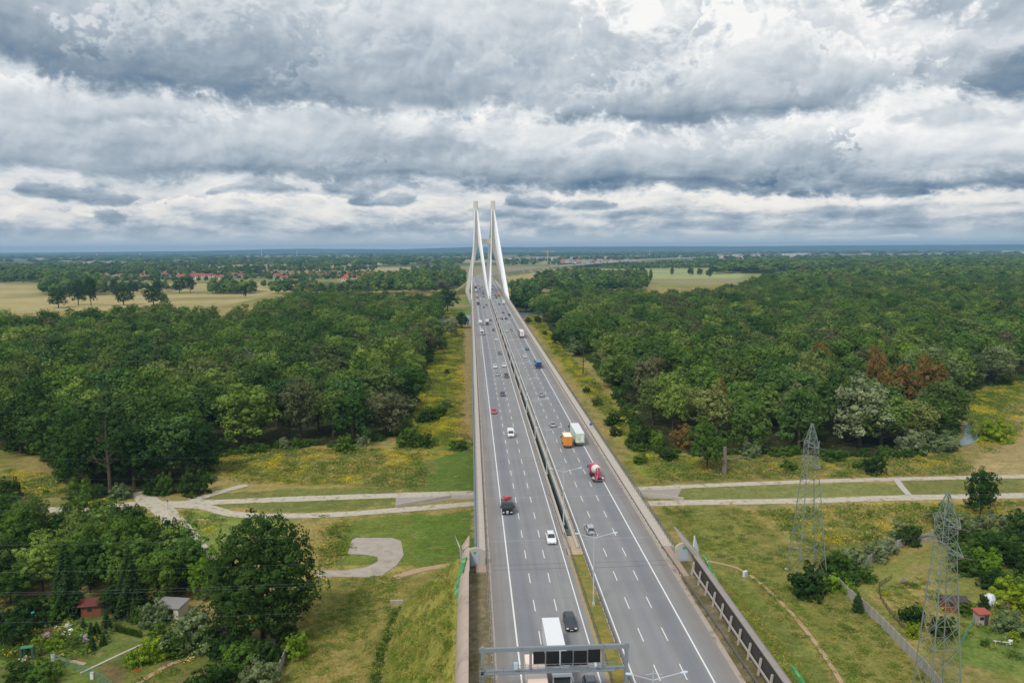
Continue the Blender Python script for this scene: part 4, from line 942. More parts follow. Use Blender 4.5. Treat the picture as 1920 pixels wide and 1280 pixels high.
def put(kind, px, py, col, label, group=None, dz=0.0, yoff=0.0, lane=None):
    x, y = D(px, py, dz); y += yoff
    if y > 1150: y = min(y, 1150+(y-1150)*.8)
    if lane is not None: x = lane
    away = x > 19.6
    if kind in CARS:
        if kind not in _used: o = CARS[kind]; _used.add(kind)
        else: o = copy_tree(CARS[kind])
        PENDING.append((o, col))
        cat = 'car'
    else: o = kind; cat = o.name.split('.')[0].replace('_', ' ')
    o.location = (x, y, road_z(y)+.005); o.rotation_euler = (math.atan(.0113)*(1 if away else -1)*(-1 if away else -1), 0, pi if away else 0)
    tag(o, label, cat, group); return o
PENDING = []
L1, L2, L3 = 8.2, 11.7, 15.2; R1, R2, R3 = 23.7, 27.2, 30.9
GF = 'small far cars on the bridge'
lor1 = artic(p_white, p_white, None, p_white); put(lor1, 1053, 1262, None, 'long all white articulated lorry driving under the sign gantry', dz=3.6, yoff=7.2)
lor2 = artic(p_beige, p_beige, None, mat('pinkish_white_roof', S(238,214,198), .6)); put(lor2, 1000, 1222, None, 'lorry with a pale pinkish roof cut off by the bottom edge, outermost oncoming lane', dz=4.0, yoff=-8.2)
put('hatch', 1107, 1292, p_grey, 'grey car at the very bottom edge beside the white lorry', yoff=-.3)
put('wagon', 1068.5, 1172, p_dark, 'dark grey estate car overtaking the long white lorry')
put('suv', 1033, 1014, p_white, 'white car with dark roof nearest the start of the slot')
put(flatbed(), 950, 955, None, 'dark truck with a red folded crane behind its cab')
v1 = van(); put(v1, 957.5, 817, None, 'white van alone in the middle oncoming lane')
put('hatch', 926, 774, p_red, 'bright red car on the outermost oncoming lane')
put('sedan', 942.5, 741, p_navy, 'dark blue car behind the red car, middle oncoming lane')
put('sedan', 932.5, 703, p_silver, 'silver car following the white one, middle oncoming lane')
put('suv', 949.5, 707, p_dark, 'black off-road car in the inner oncoming lane')
put('hatch', 928.5, 689, p_white, 'white car beside another white car, middle oncoming lane')
put('hatch', 945, 687, p_white, 'white car on the inner oncoming lane beside its twin')
put('sedan', 936.5, 664, p_grey, 'grey car behind the pair of white cars, inner oncoming lane')
put('sedan', 930.5, 638, p_white, 'pale blue white car on the inner oncoming lane by itself')
put('sedan', 925, 620, p_dark, 'dark low car beside the pale mixer truck on oncoming lanes')
mx1 = mixer(p_white, mat('grey_brown_drum', S(170,150,140), .5)); put(mx1, 903.5, 627, None, 'pale concrete mixer truck coming along the outermost oncoming lane')
bt1 = boxtruck(p_white, p_white, 6.5, 3.2); put(bt1, 900.5, 609, None, 'small white box truck behind the pale mixer truck')
bt2 = boxtruck(p_grey, p_white, 7.5, 3.7); put(bt2, 913.5, 609, None, 'white box truck with grey cab in the middle oncoming lane')
put('sedan', 919.5, 602, p_dark, 'black car right behind the white box truck with grey cab')
put('hatch', 907, 577, p_maroon, 'dark reddish car on the middle oncoming lane before the pylon', GF)
put('sedan', 912, 573, p_dark, 'dark car on the inner oncoming lane just short of the pylon', GF)
bt3 = boxtruck(p_maroon, p_grey, 8.0, 3.5); put(bt3, 896.6, 571.5, None, 'grey truck with a maroon front before the left pylon leg')
bt4 = boxtruck(p_beige, p_orange, 7.0, 3.4); put(bt4, 894.2, 558.5, None, 'small orange truck coming past the left pylon leg')
for px, py, c_ in ((900.9,561,p_white),(907.5,561,p_white),(907,558,p_dark),(906.3,552.6,p_dark),(905.5,549.3,p_grey),(902.3,546,p_silver),(899.7,542.5,p_dark),(900.5,533.6,p_white),(894.2,530.5,p_silver),(891,531.6,p_white),(888.4,524.6,p_white),(897,518,p_white),(904.5,539,p_grey),(896.5,536.5,p_grey)):
    put(('sedan','hatch','suv')[int(px*3) % 3], px, py, c_, 'tiny '+{'car_paint_white':'white','car_paint_silver':'silver','car_paint_grey':'grey','car_paint_anthracite':'dark'}[c_.name]+' car far off on the oncoming lanes between the pylon legs', 'tiny oncoming cars by the pylons')
bt5 = boxtruck(p_white, p_white, 7.5, 3.6); put(bt5, 892.5, 548, None, 'white truck following the maroon lorry between the pylon legs')
bt6 = artic(p_maroon, p_maroon, None, p_beige); put(bt6, 891.5, 541, None, 'maroon lorry leading the far trucks beyond the pylons')
# right hand carriageway, driving away
put('wagon', 1103.5, 996, p_silver, 'grey estate car nearest on the outgoing lanes', lane=24.1)
put(mixer(p_pink, mat('cream_drum', S(226,218,206), .5)), 1117, 896, None, 'pink concrete mixer truck with a cream drum on the outgoing lanes')
put(boxtruck(p_dark, p_orange, 7.2, 3.55, mat('cream_roof', S(250,240,214), .5)), 1062.5, 835, None, 'orange box truck with a cream roof overtaking the tall lorry')
put(artic(p_maroon, mat('pale_green_tarp', S(204,220,206), .5), mat('green_rear_door', S(196,214,186), .5, var=.3, scale=1.2, col2=S(228,226,214), f2=(.45,.55), scale2=.9)), 1081, 825, None, 'long lorry with red cab and pale green box beside the orange truck', dz=0)
put('sedan', 1036.5, 799, p_silver, 'silver car ahead of the orange box truck')
put('sedan', 1015, 742, p_silver, 'silver car alone in the middle outgoing lane')
put(dumper(), 1009, 688, None, 'blue tipper truck with covered load on the outermost outgoing lane')
put('sedan', 984, 669.5, p_white, 'white car just ahead of the blue tipper truck')
put('hatch', 988.5, 656, p_teal, 'small teal blue car on the outermost outgoing lane')
put(artic(p_maroon, mat('red_tarp', S(196,84,84), .5), p_white), 977.5, 631, None, 'lorry with red side and white rear doors, outermost outgoing lane')
put('hatch', 958.5, 620, mat('car_paint_copper', S(186,120,70), .4), 'copper orange car in the middle outgoing lane')
put('sedan', 949.3, 622, p_white, 'white car left of the copper orange car')
put('suv', 953.3, 606, p_white, 'white off-road car ahead of the copper orange car')
for px, py, c_ in ((940.8,598.6,p_dark),(949,598.3,p_dark),(938.3,593,p_white),(954.9,591.6,p_dark),(943.3,587,p_dark),(936,571,p_dark),(934.2,565.5,p_white),(930.8,559,p_dark),(929.5,555,p_dark),(927,541.6,p_silver),(922,543,p_dark),(923.5,537,p_maroon),(923,519.5,p_white),(922.3,513,p_white),(925,561,p_silver)):
    put(('sedan','hatch','suv')[int(px*3) % 3], px, py, c_, 'tiny '+{'car_paint_white':'white','car_paint_silver':'silver','car_paint_maroon':'maroon','car_paint_anthracite':'dark'}[c_.name]+' car far off on the outgoing lanes before the right pylon leg', 'tiny outgoing cars by the pylons')
put(boxtruck(p_white, p_white, 7.0, 3.6), 944, 570, None, 'white truck near the foot of the right pylon leg')
put(boxtruck(p_orange, p_orange, 8.5, 3.9), 935.6, 555, None, 'orange truck beyond the white one near the right pylon leg')
bpy.context.view_layer.update()
for o, c_ in PENDING:
    if c_ != p_white: rep(o, p_white, c_)
# ------------------------------------------------------------------ trees
R_ = np.random.RandomState(11)
def ico_dirs(n):
    i = np.arange(n)+.5; ph = np.arccos(1-2*i/n); th = pi*(1+5**.5)*i
    return np.stack([np.cos(th)*np.sin(ph), np.sin(th)*np.sin(ph), np.cos(ph)], -1)
_bm = None
def core_ico():
    import bmesh
    b = bmesh.new(); bmesh.ops.create_icosphere(b, subdivisions=2, radius=1.0); v = np.array([x.co[:] for x in b.verts]); f = np.array([[w.index for w in x.verts] for x in b.faces]); b.free(); return v, f
ICV, ICF = core_ico()
def lobes_round(seed, R, z0, z1, n, rl=(.30,.46), flat=1.0, hollow=.60):
    r = np.random.RandomState(seed); zc = (z0+z1)/2; hz_ = (z1-z0)/2; out = []
    d = ico_dirs(n); a = r.rand()*6.28; d = np.stack([d[:,0]*cos(a)-d[:,1]*sin(a), d[:,0]*sin(a)+d[:,1]*cos(a), d[:,2]], -1)
    for q_ in d+r.randn(n, 3)*(.16 if n < 60 else .05):
        if q_[2] < -.75: continue
        k_ = hollow*(.85+.35*r.rand()); rr = R*r.uniform(*rl)*(1.0 if q_[2] > -.2 else .85)
        out.append((q_[0]*R*k_, q_[1]*R*k_, zc+q_[2]*hz_*k_*flat, rr, r.rand()))
    out.append((0, 0, zc, R*.55, .5)); return out
def crown_mesh(name, lobes, leaf, dens, mats, seed=1, core=.40, up=.25, sq=.9, fuzz=.10, spray=0.0):
    r = np.random.RandomState(seed); L = np.array(lobes); V = []; F = []; T = []; nv = 0
    for i, (cx, cy, cz, rr, tone) in enumerate(L):
        n = max(6, int(dens*1.8*4*pi*rr*rr/(leaf*leaf)))
        m_ = max(5, int(11*(rr/2.2)**1.2)) if rr > .9 else 6
        sd_ = r.randn(m_, 3); sd_ /= np.linalg.norm(sd_, axis=1)[:, None]; sc_ = rr*(.70+.34*r.rand(m_)); st_ = r.rand(m_)
        k_ = r.randint(0, m_, n); sub = rr*(.30+.16*r.rand(m_))[k_][:, None]
        e = r.randn(n, 3)+sd_[k_]*.9; e /= np.linalg.norm(e, axis=1)[:, None]+1e-9
        p = np.array([cx, cy, cz])+(sd_[k_]*sc_[k_][:, None]+e*sub*(1+r.randn(n, 1)*fuzz*1.6))*np.array([1, 1, sq])
        d = e*.6+sd_[k_]*.5; d /= np.linalg.norm(d, axis=1)[:, None]+1e-9
        dd = np.linalg.norm((p[:, None, :]-L[None, :, :3])/np.array([1, 1, sq]), axis=2)/L[None, :, 3]; dd[:, i] = 9
        ok = dd.min(1) > .70; p, d = p[ok], d[ok]; stn = st_[k_][ok]; n = len(p)
        if n:
            nn = d+np.array([0, 0, up])+r.randn(n, 3)*.38; nn /= np.linalg.norm(nn, axis=1)[:, None]
            t = np.cross(nn, r.randn(n, 3)); t /= np.linalg.norm(t, axis=1)[:, None]+1e-9; b_ = np.cross(nn, t)
            s_ = leaf*(.55+.75*r.rand(n))[:, None]*.5; s2 = s_*(.5+.5*r.rand(n))[:, None]
            q_ = np.stack([p-t*s_, p-b_*s2+nn*s_*.25, p+t*s_, p+b_*s2+nn*s_*.25], 1)
            V.append(q_.reshape(-1, 3)); f = (np.arange(n*4)+nv).reshape(-1, 4); F.append(f); nv += n*4
            T.append(np.clip(.5+(tone-.5)*.40+(stn-.5)*.55+r.randn(n)*.10, 0, 1))
    CV = []; CF = []; 
    if core:
        for i, (cx, cy, cz, rr, tone) in enumerate(L):
            w = 1+.10*np.sin(ICV[:,0]*7+i)*np.cos(ICV[:,1]*6+i*2)
            CV.append(np.array([cx, cy, cz])+ICV*np.array([1, 1, sq])*rr*core*w[:, None]); CF.append(ICF+nv); nv += len(ICV)
    v = np.concatenate(V+CV).astype(np.float32); quads = np.concatenate(F); tris = np.concatenate(CF) if CF else np.zeros((0, 3), int)
    me = bpy.data.meshes.new(name); me.vertices.add(len(v)); me.vertices.foreach_set('co', v.ravel())
    li = np.concatenate([quads.ravel(), tris.ravel()]).astype(np.int32); me.loops.add(len(li)); me.loops.foreach_set('vertex_index', li)
    ls = np.concatenate([np.arange(0, quads.size, 4), quads.size+np.arange(0, tris.size, 3)]).astype(np.int32)
    me.polygons.add(len(ls)); me.polygons.foreach_set('loop_start', ls)
    tone = np.concatenate([np.concatenate(T), np.repeat(r.rand(max(1, len(tris)//5+1)), 5)[:len(tris)]*.5+.1]).astype(np.float32)
    me.update(calc_edges=True)
    a = me.attributes.new('tone', 'FLOAT', 'FACE'); a.data.foreach_set('value', tone)
    me.polygons.foreach_set('use_smooth', np.concatenate([np.zeros(len(quads), bool), np.ones(len(tris), bool)]))
    for m_ in (mats if isinstance(mats, list) else [mats]): me.materials.append(m_)
    return me
def foliage(name, cols, var=.35, trans=.25, tint=None):
    if name in MATS: return MATS[name]
    m_ = bpy.data.materials.new(name); m_.use_nodes = True; t = NT(m_.node_tree); m_.node_tree.nodes.clear()
    rn = t.node('ShaderNodeObjectInfo').outputs['Random']
    c = t.ramp(rn, [((i+.5)/len(cols) if len(cols) > 1 else 0, lin(*q_)) for i, q_ in enumerate([tuple(min(255, u*k_) for u, k_ in zip(w_, (1.0, 1.04, 1.06) if name == 'woodland_foliage' else (1.04, 1.04, 1.0))) for w_ in cols])], 'LINEAR')
    tn = t.node('ShaderNodeAttribute', attribute_name='tone').outputs['Fac']
    v = t.M('MULTIPLY_ADD', tn, var*2.6, 1-var*1.15)
    c = t.mix(1.0, c, t.XYZ(t.M('MULTIPLY', v, t.M('MULTIPLY_ADD', tn, .14, .93)), v, t.M('MULTIPLY', v, .92)), 'MULTIPLY')
    P_ = t.node('ShaderNodeNewGeometry').outputs['Position']; n_ = t.noise(P_, .12, 3, .5); w = t.M('MULTIPLY_ADD', t.M('SUBTRACT', n_, .5), .8, 1.0)
    c = t.mix(1.0, c, t.XYZ(w, w, w), 'MULTIPLY')
    df = t.node('ShaderNodeBsdfDiffuse'); tr = t.node('ShaderNodeBsdfTranslucent'); t.put(df.inputs[0], c); t.put(tr.inputs[0], c)
    mx = t.node('ShaderNodeMixShader'); mx.inputs[0].default_value = trans; t.l.new(df.outputs[0], mx.inputs[1]); t.l.new(tr.outputs[0], mx.inputs[2])
    o = t.node('ShaderNodeOutputMaterial'); t.l.new(mx.outputs[0], o.inputs[0]); MATS[name] = m_; return m_
f_wood = foliage('woodland_foliage', [(66,92,44),(104,128,56),(74,100,50),(124,142,64),(62,86,48),(112,124,62),(70,98,46),(128,132,76),(84,112,52),(110,106,76),(64,92,48),(134,148,68),(78,106,60),(96,118,54)])
f_dark = foliage('dark_green_foliage', [(50,76,38),(60,84,40)]); f_bush = foliage('mid_green_foliage', [(78,106,44),(92,118,50),(70,98,44)])
f_silver = foliage('silver_willow_foliage', [(138,148,118),(124,136,104)]); f_grey = foliage('grey_green_foliage', [(112,128,92),(122,134,98)])
f_brown = foliage('brown_dying_foliage', [(122,100,60),(126,104,62),(112,94,60)]); f_yel = foliage('yellow_green_foliage', [(140,156,44),(126,148,44)])
f_lime = foliage('lime_foliage', [(120,150,46),(106,138,44)]); f_spruce = foliage('spruce_needles', [(52,76,44),(60,80,48)]); f_purple = foliage('purple_leaves', [(92,44,48)])
f_flower = foliage('white_flowers', [(226,224,200)]); f_gold = foliage('goldenrod_flowers', [(196,178,44),(168,164,52)], var=.3)
WV = [crown_mesh('oak_crown', lobes_round(20+i, 8.4, 3.0, 23+1.5*(i % 3), 28+2*i, (.22,.36)), .80, .62, f_wood, i) for i in range(7)]
FV = [crown_mesh('edge_crown', lobes_round(140+i, 8.2, 0.2, 23+i, 34+2*i, (.24,.40), hollow=.66), .75, .62, f_wood, 30+i) for i in range(3)]
NV = [crown_mesh('near_crown', lobes_round(60+i, 5.0, -1.4, 11.5+i, 32, (.26,.40)), .42, .75, f_wood, 40+i) for i in range(4)]
BV = [crown_mesh('bush_crown', lobes_round(80+i, 2.5, -2.2, 4.2, 26, (.28,.44), hollow=.66), .27, .85, f_bush, 50+i) for i in range(4)]
OAK = crown_mesh('great_oak_crown', lobes_round(99, 10.0, -3.0, 24.5, 90, (.20,.30), hollow=.70)+lobes_round(98, 7.5, -1.0, 21, 34, (.30,.40)), .50, .55, f_dark, 60, core=.36)
def trunk_mesh(seed, h, r0, limbs=4):
    r = random.Random(seed); b = MB(); b.tube([(0,0,-.3),(r.uniform(-.2,.2),0,h*.4),(r.uniform(-.4,.4),r.uniform(-.4,.4),h*.8)], [r0,r0*.75,r0*.4], 8)
    for i in range(limbs):
        a = i*2*pi/limbs+r.random(); z = h*r.uniform(.3,.6); l_ = h*.32; b.tube([(0,0,z),(cos(a)*l_*.5,sin(a)*l_*.5,z+l_*.4),(cos(a)*l_,sin(a)*l_,z+l_)], [r0*.4,r0*.3,r0*.12], 5)
    me = bpy.data.meshes.new('trunk'); me.from_pydata(b.v, [], b.f); me.materials.append(m_bark); return me
TW = [trunk_mesh(i, 18, .5) for i in range(3)]; TN = [trunk_mesh(5+i, 8, .22) for i in range(2)]; TB = [trunk_mesh(9, 2.4, .10)]
def tree(name, x, y, crown, trunk, sc, rz, label, cat='tree', group=None, m_=None, z=None):
    r_ = empty(name, (x, y, gz(x, y) if z is None else z), rz, label, cat, group)
    for nm, me in (('trunk', trunk), ('crown', crown)):
        o = bpy.data.objects.new(nm, me); COL.objects.link(o); o.parent = r_; o.scale = sc
        if nm == 'crown' and m_: o.material_slots[0].link = 'OBJECT'; o.material_slots[0].material = m_
    return r_
def spruce_mesh(seed, h, R):
    r = np.random.RandomState(seed); V = []; T = []
    n = int(h*R*150)
    z = h*(1-np.sqrt(r.rand(n)))*.97+.3; a = r.rand(n)*2*pi; tier = (np.floor(z/ .8)*.8); fr = (z-tier)/.8
    rad = R*(1-z/h)**.85*(1.05-.35*fr)*(.35+.65*np.sqrt(r.rand(n)))+.08
    bw = 1+.22*np.sin(a*5+tier*7); rad = rad*bw
    p = np.stack([np.cos(a)*rad, np.sin(a)*rad, z-rad*.22], -1)
    d = np.stack([np.cos(a), np.sin(a), -.25+0*a], -1)+r.randn(n, 3)*.25; d /= np.linalg.norm(d, axis=1)[:, None]
    s = np.cross(d, [0, 0, 1.0])+r.randn(n, 3)*.2; s /= np.linalg.norm(s, axis=1)[:, None]
    L = .42+.3*r.rand(n)[:, None]; w = .12+.1*r.rand(n)[:, None]
    q_ = np.stack([p-d*L*.5, p+s*w-np.array([0,0,.05]), p+d*L*.5, p-s*w-np.array([0,0,.05])], 1)
    v = q_.reshape(-1, 3); me = bpy.data.meshes.new('spruce_crown'); me.from_pydata(v.tolist(), [], (np.arange(n*4).reshape(-1, 4)).tolist())
    at = me.attributes.new('tone', 'FLOAT', 'FACE'); at.data.foreach_set('value', np.clip(.5+r.randn(n)*.25, 0, 1).astype(np.float32)); me.materials.append(f_spruce); return me
SP = [spruce_mesh(1, 13, 3.0), spruce_mesh(2, 4, 1.2)]
def dead_tree(px, py, h, label, m_=None, seed=1, sp=.35, name='dead_tree', loc=None):
    x, y = loc or G(px, py); r = random.Random(seed); b = MB(); r_ = empty(name, (x, y, 0), r.random()*6, label, 'tree')
    b.tube([(0,0,-.2),(.2,.1,h*.35),(-.1,.2,h*.7),(.1,.1,h)], [h*.024,h*.019,h*.012,h*.003], 7); b.build('trunk', m_ or m_dead, r_)
    b = MB()
    def br(p, d, L, rr, n):
        q_ = p+d*L; mid = p+d*L*.5+Vector((r.uniform(-1,1),r.uniform(-1,1),r.uniform(-.3,.6)))*L*.10
        b.tube([p, mid, q_], [rr, rr*.8, rr*.5], 5, cap=False)
        if n:
            for _ in range(r.choice((2, 3))):
                d2 = (d+Vector((r.uniform(-1,1),r.uniform(-1,1),r.uniform(-.2,.9)))*.75).normalized(); br(q_, d2, L*r.uniform(.5,.75), rr*.55, n-1)
    for i in range(9):
        z = h*r.uniform(.35,.95); a = r.random()*2*pi; br(Vector((0,.1,z)), Vector((cos(a),sin(a),.6)).normalized(), h*sp*(1.15-z/h), h*.009, 2)
    b.build('branches', m_ or m_dead, r_); return r_
# ---- the woods: the nearest trees are things of their own, the rest one mass
def scatter(poly, sp, seed, ylim=None, jit=.42):
    r = np.random.RandomState(seed); P_ = np.array(poly); x0, y0 = P_.min(0); x1, y1 = P_.max(0)
    gx, gy_ = np.meshgrid(np.arange(x0, x1, sp), np.arange(y0, y1, sp*.87)); gx = gx+(np.arange(gx.shape[0])[:, None] % 2)*sp/2
    gx = (gx+r.uniform(-jit, jit, gx.shape)*sp).ravel(); gy_ = (gy_+r.uniform(-jit, jit, gy_.shape)*sp).ravel()
    ok = inside(gx, gy_, poly)
    if ylim: ok &= (gy_ >= ylim[0]) & (gy_ < ylim[1])
    return np.stack([gx[ok], gy_[ok]], -1)
SPEC = []          # (px, base_py, height m, crown width m, material, label) special trees within or beside the woods
SPEC += [(1612,838,25,20,f_silver,'silvery white willow with feathery crown at the edge of the right wood'),
 (1745,800,17,17,f_grey,'grey green willow behind the stream bend'),(1735,760,27,26,f_grey,'tall grey green willow rising in the right wood'),(1868,722,22,19,f_grey,'broad grey willow standing at the far right edge of the wood'),
 (1740,790,30,13,f_brown,'large rust brown tree top right of the silvery willow'),(1680,800,28,14,f_brown,'small rust brown tree top beside the silvery willow'),(1640,770,30,9,f_brown,'rust brown tree top above the silvery willow'),
 (1348,812,21,7,f_brown,'narrow brown dying tree at the front of the right wood'),(1284,836,8,10,f_brown,'round brown bush before the right wood'),(1232,836,6,5,f_lime,'yellow green bush before the right wood'),
 (1056,640,19,6,f_brown,'slim brown dying tree by the right side of the bridge'),(1212,830,7,7,f_dark,'dark bush at the front corner of the right wood'),
 (1708,850,9,10,f_silver,'pale silvery bush near the stream'),(1760,842,7,14,f_grey,'low grey bush reaching towards the stream'),(1535,740,28,10,f_brown,'brown tree top near the middle of the right wood'),
 (160,912,21,17,f_dark,'tall dark tree left behind the bare dead tree'),(252,912,24,20,f_dark,'tall dark tree right behind the bare dead tree'),(318,900,23,19,f_wood,'tall round tree above the bushes at the wood corner'),(372,890,20,16,f_dark,'dark corner tree of the left wood above the round bush'),(100,872,22,19,f_wood,'tall tree at the left wood edge above the olive meadow'),(205,880,26,21,f_wood,'tallest full tree behind the bare dead tree'),(40,850,22,20,f_dark,'dark tall tree near the left frame edge of the wood'),
 (1710,745,28,14,f_lime,'bright yellow green tree top among the dark trees at right')]
xy = np.concatenate([scatter(WOOD_L, 16.0, 1, (0, 760), .34), scatter(WOOD_R, 16.0, 2, (0, 760), .34)])
for (px, py, *_r) in SPEC:
    x, y = G(px, py); xy = xy[np.hypot(xy[:,0]-x, xy[:,1]-y) > 7.5]
def seg_d(x, y, p, q_):
    dx_, dy_ = q_[0]-p[0], q_[1]-p[1]; t = max(0, min(1, ((x-p[0])*dx_+(y-p[1])*dy_)/(dx_*dx_+dy_*dy_+1e-9))); return math.hypot(x-p[0]-dx_*t, y-p[1]-dy_*t)
vis = np.abs(xy[:,0]-.055*xy[:,1]) < xy[:,1]*.66+15
near = xy[vis]; near = near[np.argsort(near[:,1]-.15*np.abs(near[:,0]))]
IND, REST = near[:285], near[285:]
gr_l, gr_r = 'broadleaf trees in the front of the left wood', 'broadleaf trees in the front of the right wood'
for i, (x, y) in enumerate(IND):
    left = x < 15; h = R_.uniform(.74, 1.12)*(1.0 if y > 255 else .92); w = R_.choice([.84, 1.0, 1.14, 1.28])*R_.uniform(.93, 1.07)
    W_ = WOOD_L if left else WOOD_R; edge = min(seg_d(x, y, W_[j], W_[(j+1) % len(W_)]) for j in range(len(W_)))
    tree('broadleaf_tree', x, y, FV[R_.randint(3)] if edge < 11 else WV[R_.randint(7)], TW[R_.randint(3)], (w, w, h*(.9 if edge < 9 else 1)), R_.rand()*6.28, ('dense dark green broadleaf tree in the front of the wood '+('left' if left else 'right')+' of the motorway'), 'tree', gr_l if left else gr_r)
for (px, py, h, w, m_, lab) in SPEC:
    x, y = G(px, py)
    if h > 15: tree('broadleaf_tree', x, y, FV[int(px) % 3], TW[0], (w/16.4, w/16.4, h/24.0), px, lab, m_=m_)
    else: tree('bush', x, y, BV[int(px) % 4], TB[0], (w/5, w/5, h/4.3), px, lab, 'bush', m_=m_)
# prototypes for masses live in a collection that is not in the scene
def proto_coll(name, meshes):
    c = bpy.data.collections.new(name)
    for i, me in enumerate(meshes): c.objects.link(bpy.data.objects.new('%s_%02d' % (name, i), me))
    return c
def mass(name, pts, scl, coll, nvar, label, seed=3, z=None):
    """one object of points on which a node tree sets copies of the prototypes"""
    r = np.random.RandomState(seed); n = len(pts); me = bpy.data.meshes.new(name); me.vertices.add(n)
    zz = np.array([gz(a, b_) for a, b_ in pts]) if z is None else z
    me.vertices.foreach_set('co', np.concatenate([pts, zz.reshape(-1, 1)], 1).astype(np.float32).ravel())
    for nm, ty, v in (('siz', 'FLOAT_VECTOR', scl.astype(np.float32)), ('ang', 'FLOAT', r.rand(n).astype(np.float32)*6.28), ('pick', 'INT', r.randint(0, nvar, n).astype(np.int32))):
        a = me.attributes.new(nm, ty, 'POINT'); a.data.foreach_set('vector' if ty == 'FLOAT_VECTOR' else 'value', v.ravel())
    o = bpy.data.objects.new(name, me); COL.objects.link(o); o['kind'] = 'stuff'; o['label'] = label
    g = bpy.data.node_groups.new(name, 'GeometryNodeTree'); g.interface.new_socket('Geometry', in_out='INPUT', socket_type='NodeSocketGeometry'); g.interface.new_socket('Geometry', in_out='OUTPUT', socket_type='NodeSocketGeometry')
    nn = g.nodes; gi = nn.new('NodeGroupInput'); go = nn.new('NodeGroupOutput'); ci = nn.new('GeometryNodeCollectionInfo'); ci.inputs[0].default_value = coll; ci.inputs[1].default_value = True; ci.inputs[2].default_value = True
    ip = nn.new('GeometryNodeInstanceOnPoints'); ip.inputs['Pick Instance'].default_value = True
    def attr(nm, ty): a = nn.new('GeometryNodeInputNamedAttribute'); a.data_type = ty; a.inputs[0].default_value = nm; return a.outputs[0]
    cx = nn.new('ShaderNodeCombineXYZ'); g.links.new(attr('ang', 'FLOAT'), cx.inputs[2]); er = nn.new('FunctionNodeEulerToRotation'); g.links.new(cx.outputs[0], er.inputs[0])
    g.links.new(gi.outputs[0], ip.inputs['Points']); g.links.new(ci.outputs[0], ip.inputs['Instance']); g.links.new(attr('pick', 'INT'), ip.inputs['Instance Index'])
    g.links.new(er.outputs[0], ip.inputs['Rotation']); g.links.new(attr('siz', 'FLOAT_VECTOR'), ip.inputs['Scale']); g.links.new(ip.outputs[0], go.inputs[0])
    md = o.modifiers.new('scatter', 'NODES'); md.node_group = g; return o
LOW = [crown_mesh('distant_crown', lobes_round(120+i, 8.0, 3, 22+i, 16, (.32,.46)), 1.7, .6, f_wood, 70+i, core=.9) for i in range(4)]
C_W = proto_coll('wood_prototype', WV); C_LOW = proto_coll('far_prototype', LOW)
far_w = np.concatenate([scatter(WOOD_L, 16.2, 5, (760, 9000)), scatter(WOOD_R, 16.4, 6, (760, 1300))])
rest = np.concatenate([REST, far_w]); w = R_.choice([.84, 1.0, 1.14, 1.28], len(rest))*R_.uniform(.93, 1.07, len(rest)); 
mass('woodland_canopy', rest, np.stack([w, w, R_.uniform(.74, 1.12, len(rest))], -1), C_W, 7, 'closed green canopy of the woods farther back on both sides')
# ---- far woods and hedgerows
WOOD_B = GP((1338,514),(1400,512),(1500,514),(1600,509),(1920,502),(2300,499))+[G(2300,480,12), G(1920,482,12), G(1560,486,12), G(1345,492,12)]
pts = [scatter(WOOD_R, 17, 8, (1300, 9000)), scatter(WOOD_B, 34, 9)]; big_ = [np.full(len(pts[0]), 1.25), np.full(len(pts[1]), 2.2)]
def band(poly_px, sp, s_, seed, th=.0, nsx=400, nsy=400):
    p = scatter(GP(*poly_px), sp, seed)
    if th: p = p[fbm(p[:,0]/nsx, p[:,1]/nsy, seed) > th]
    pts.append(p); big_.append(np.full(len(p), s_))
band([(-200,529),(0,529),(90,529),(180,534),(180,512),(0,506),(-200,506)], 22, 1.1, 21)
band([(75,553),(160,556),(195,553),(195,530),(75,528)], 16, 1.0, 22, .40, 60, 90)
band([(160,520),(420,518),(640,517),(860,513),(860,505),(160,510)], 30, 1.0, 23, .50, 220, 160); band([(160,533),(420,529),(640,526),(860,520),(860,513),(160,519)], 24, .62, 123, .50, 120, 90)
band([(395,552),(480,552),(480,545),(395,545)], 13, .8, 24); band([(640,552),(840,550),(860,535),(690,533)], 16, .95, 25, .38, 90, 90)
band([(500,552),(640,552),(640,545),(560,545)], 15, .7, 26, .45, 60, 60); band([(700,541),(870,541),(870,520),(700,524)], 19, .9, 27, .42, 110, 120)
band([(1005,552),(1210,545),(1210,524),(1060,520),(1005,530)], 17, 1.0, 28, .34, 120, 100); band([(960,585),(1008,590),(1008,545),(962,548)], 14, .9, 29, .42, 40, 50)
band([(1040,520),(1110,517),(1110,512),(1040,514)], 20, .7, 30, .5, 80, 80); band([(1080,507),(1390,503),(1385,498),(1080,504)], 26, .55, 31, .42, 200, 200)
band([(-200,508),(870,503),(870,492),(-200,494)], 70, 1.8, 32, .53, 900, 500); band([(1340,494),(2300,482),(2300,476),(1340,486)], 95, 2.4, 33, .44, 1200, 900); band([(960,484),(1340,481),(1340,476),(960,479)], 95, 2.2, 133, .46, 1200, 900)
band([(-300,494),(940,490),(940,481),(-300,484)], 130, 3.2, 34, .42, 1800, 1500); band([(-400,484),(2400,476),(2400,471),(-400,477)], 300, 6.0, 35, .40, 4000, 3500)
band([(1045,503),(1345,496),(1345,490),(1045,499)], 26, .6, 141, .44, 150, 120); band([(940,499),(1050,498),(1050,489),(940,490)], 40, .9, 142, .5, 200, 200); band([(1050,492),(1345,486),(1345,483),(1050,488)], 60, 1.5, 143, .44, 500, 400); band([(1300,497),(1345,496),(1345,488),(1300,489)], 26, .8, 144)
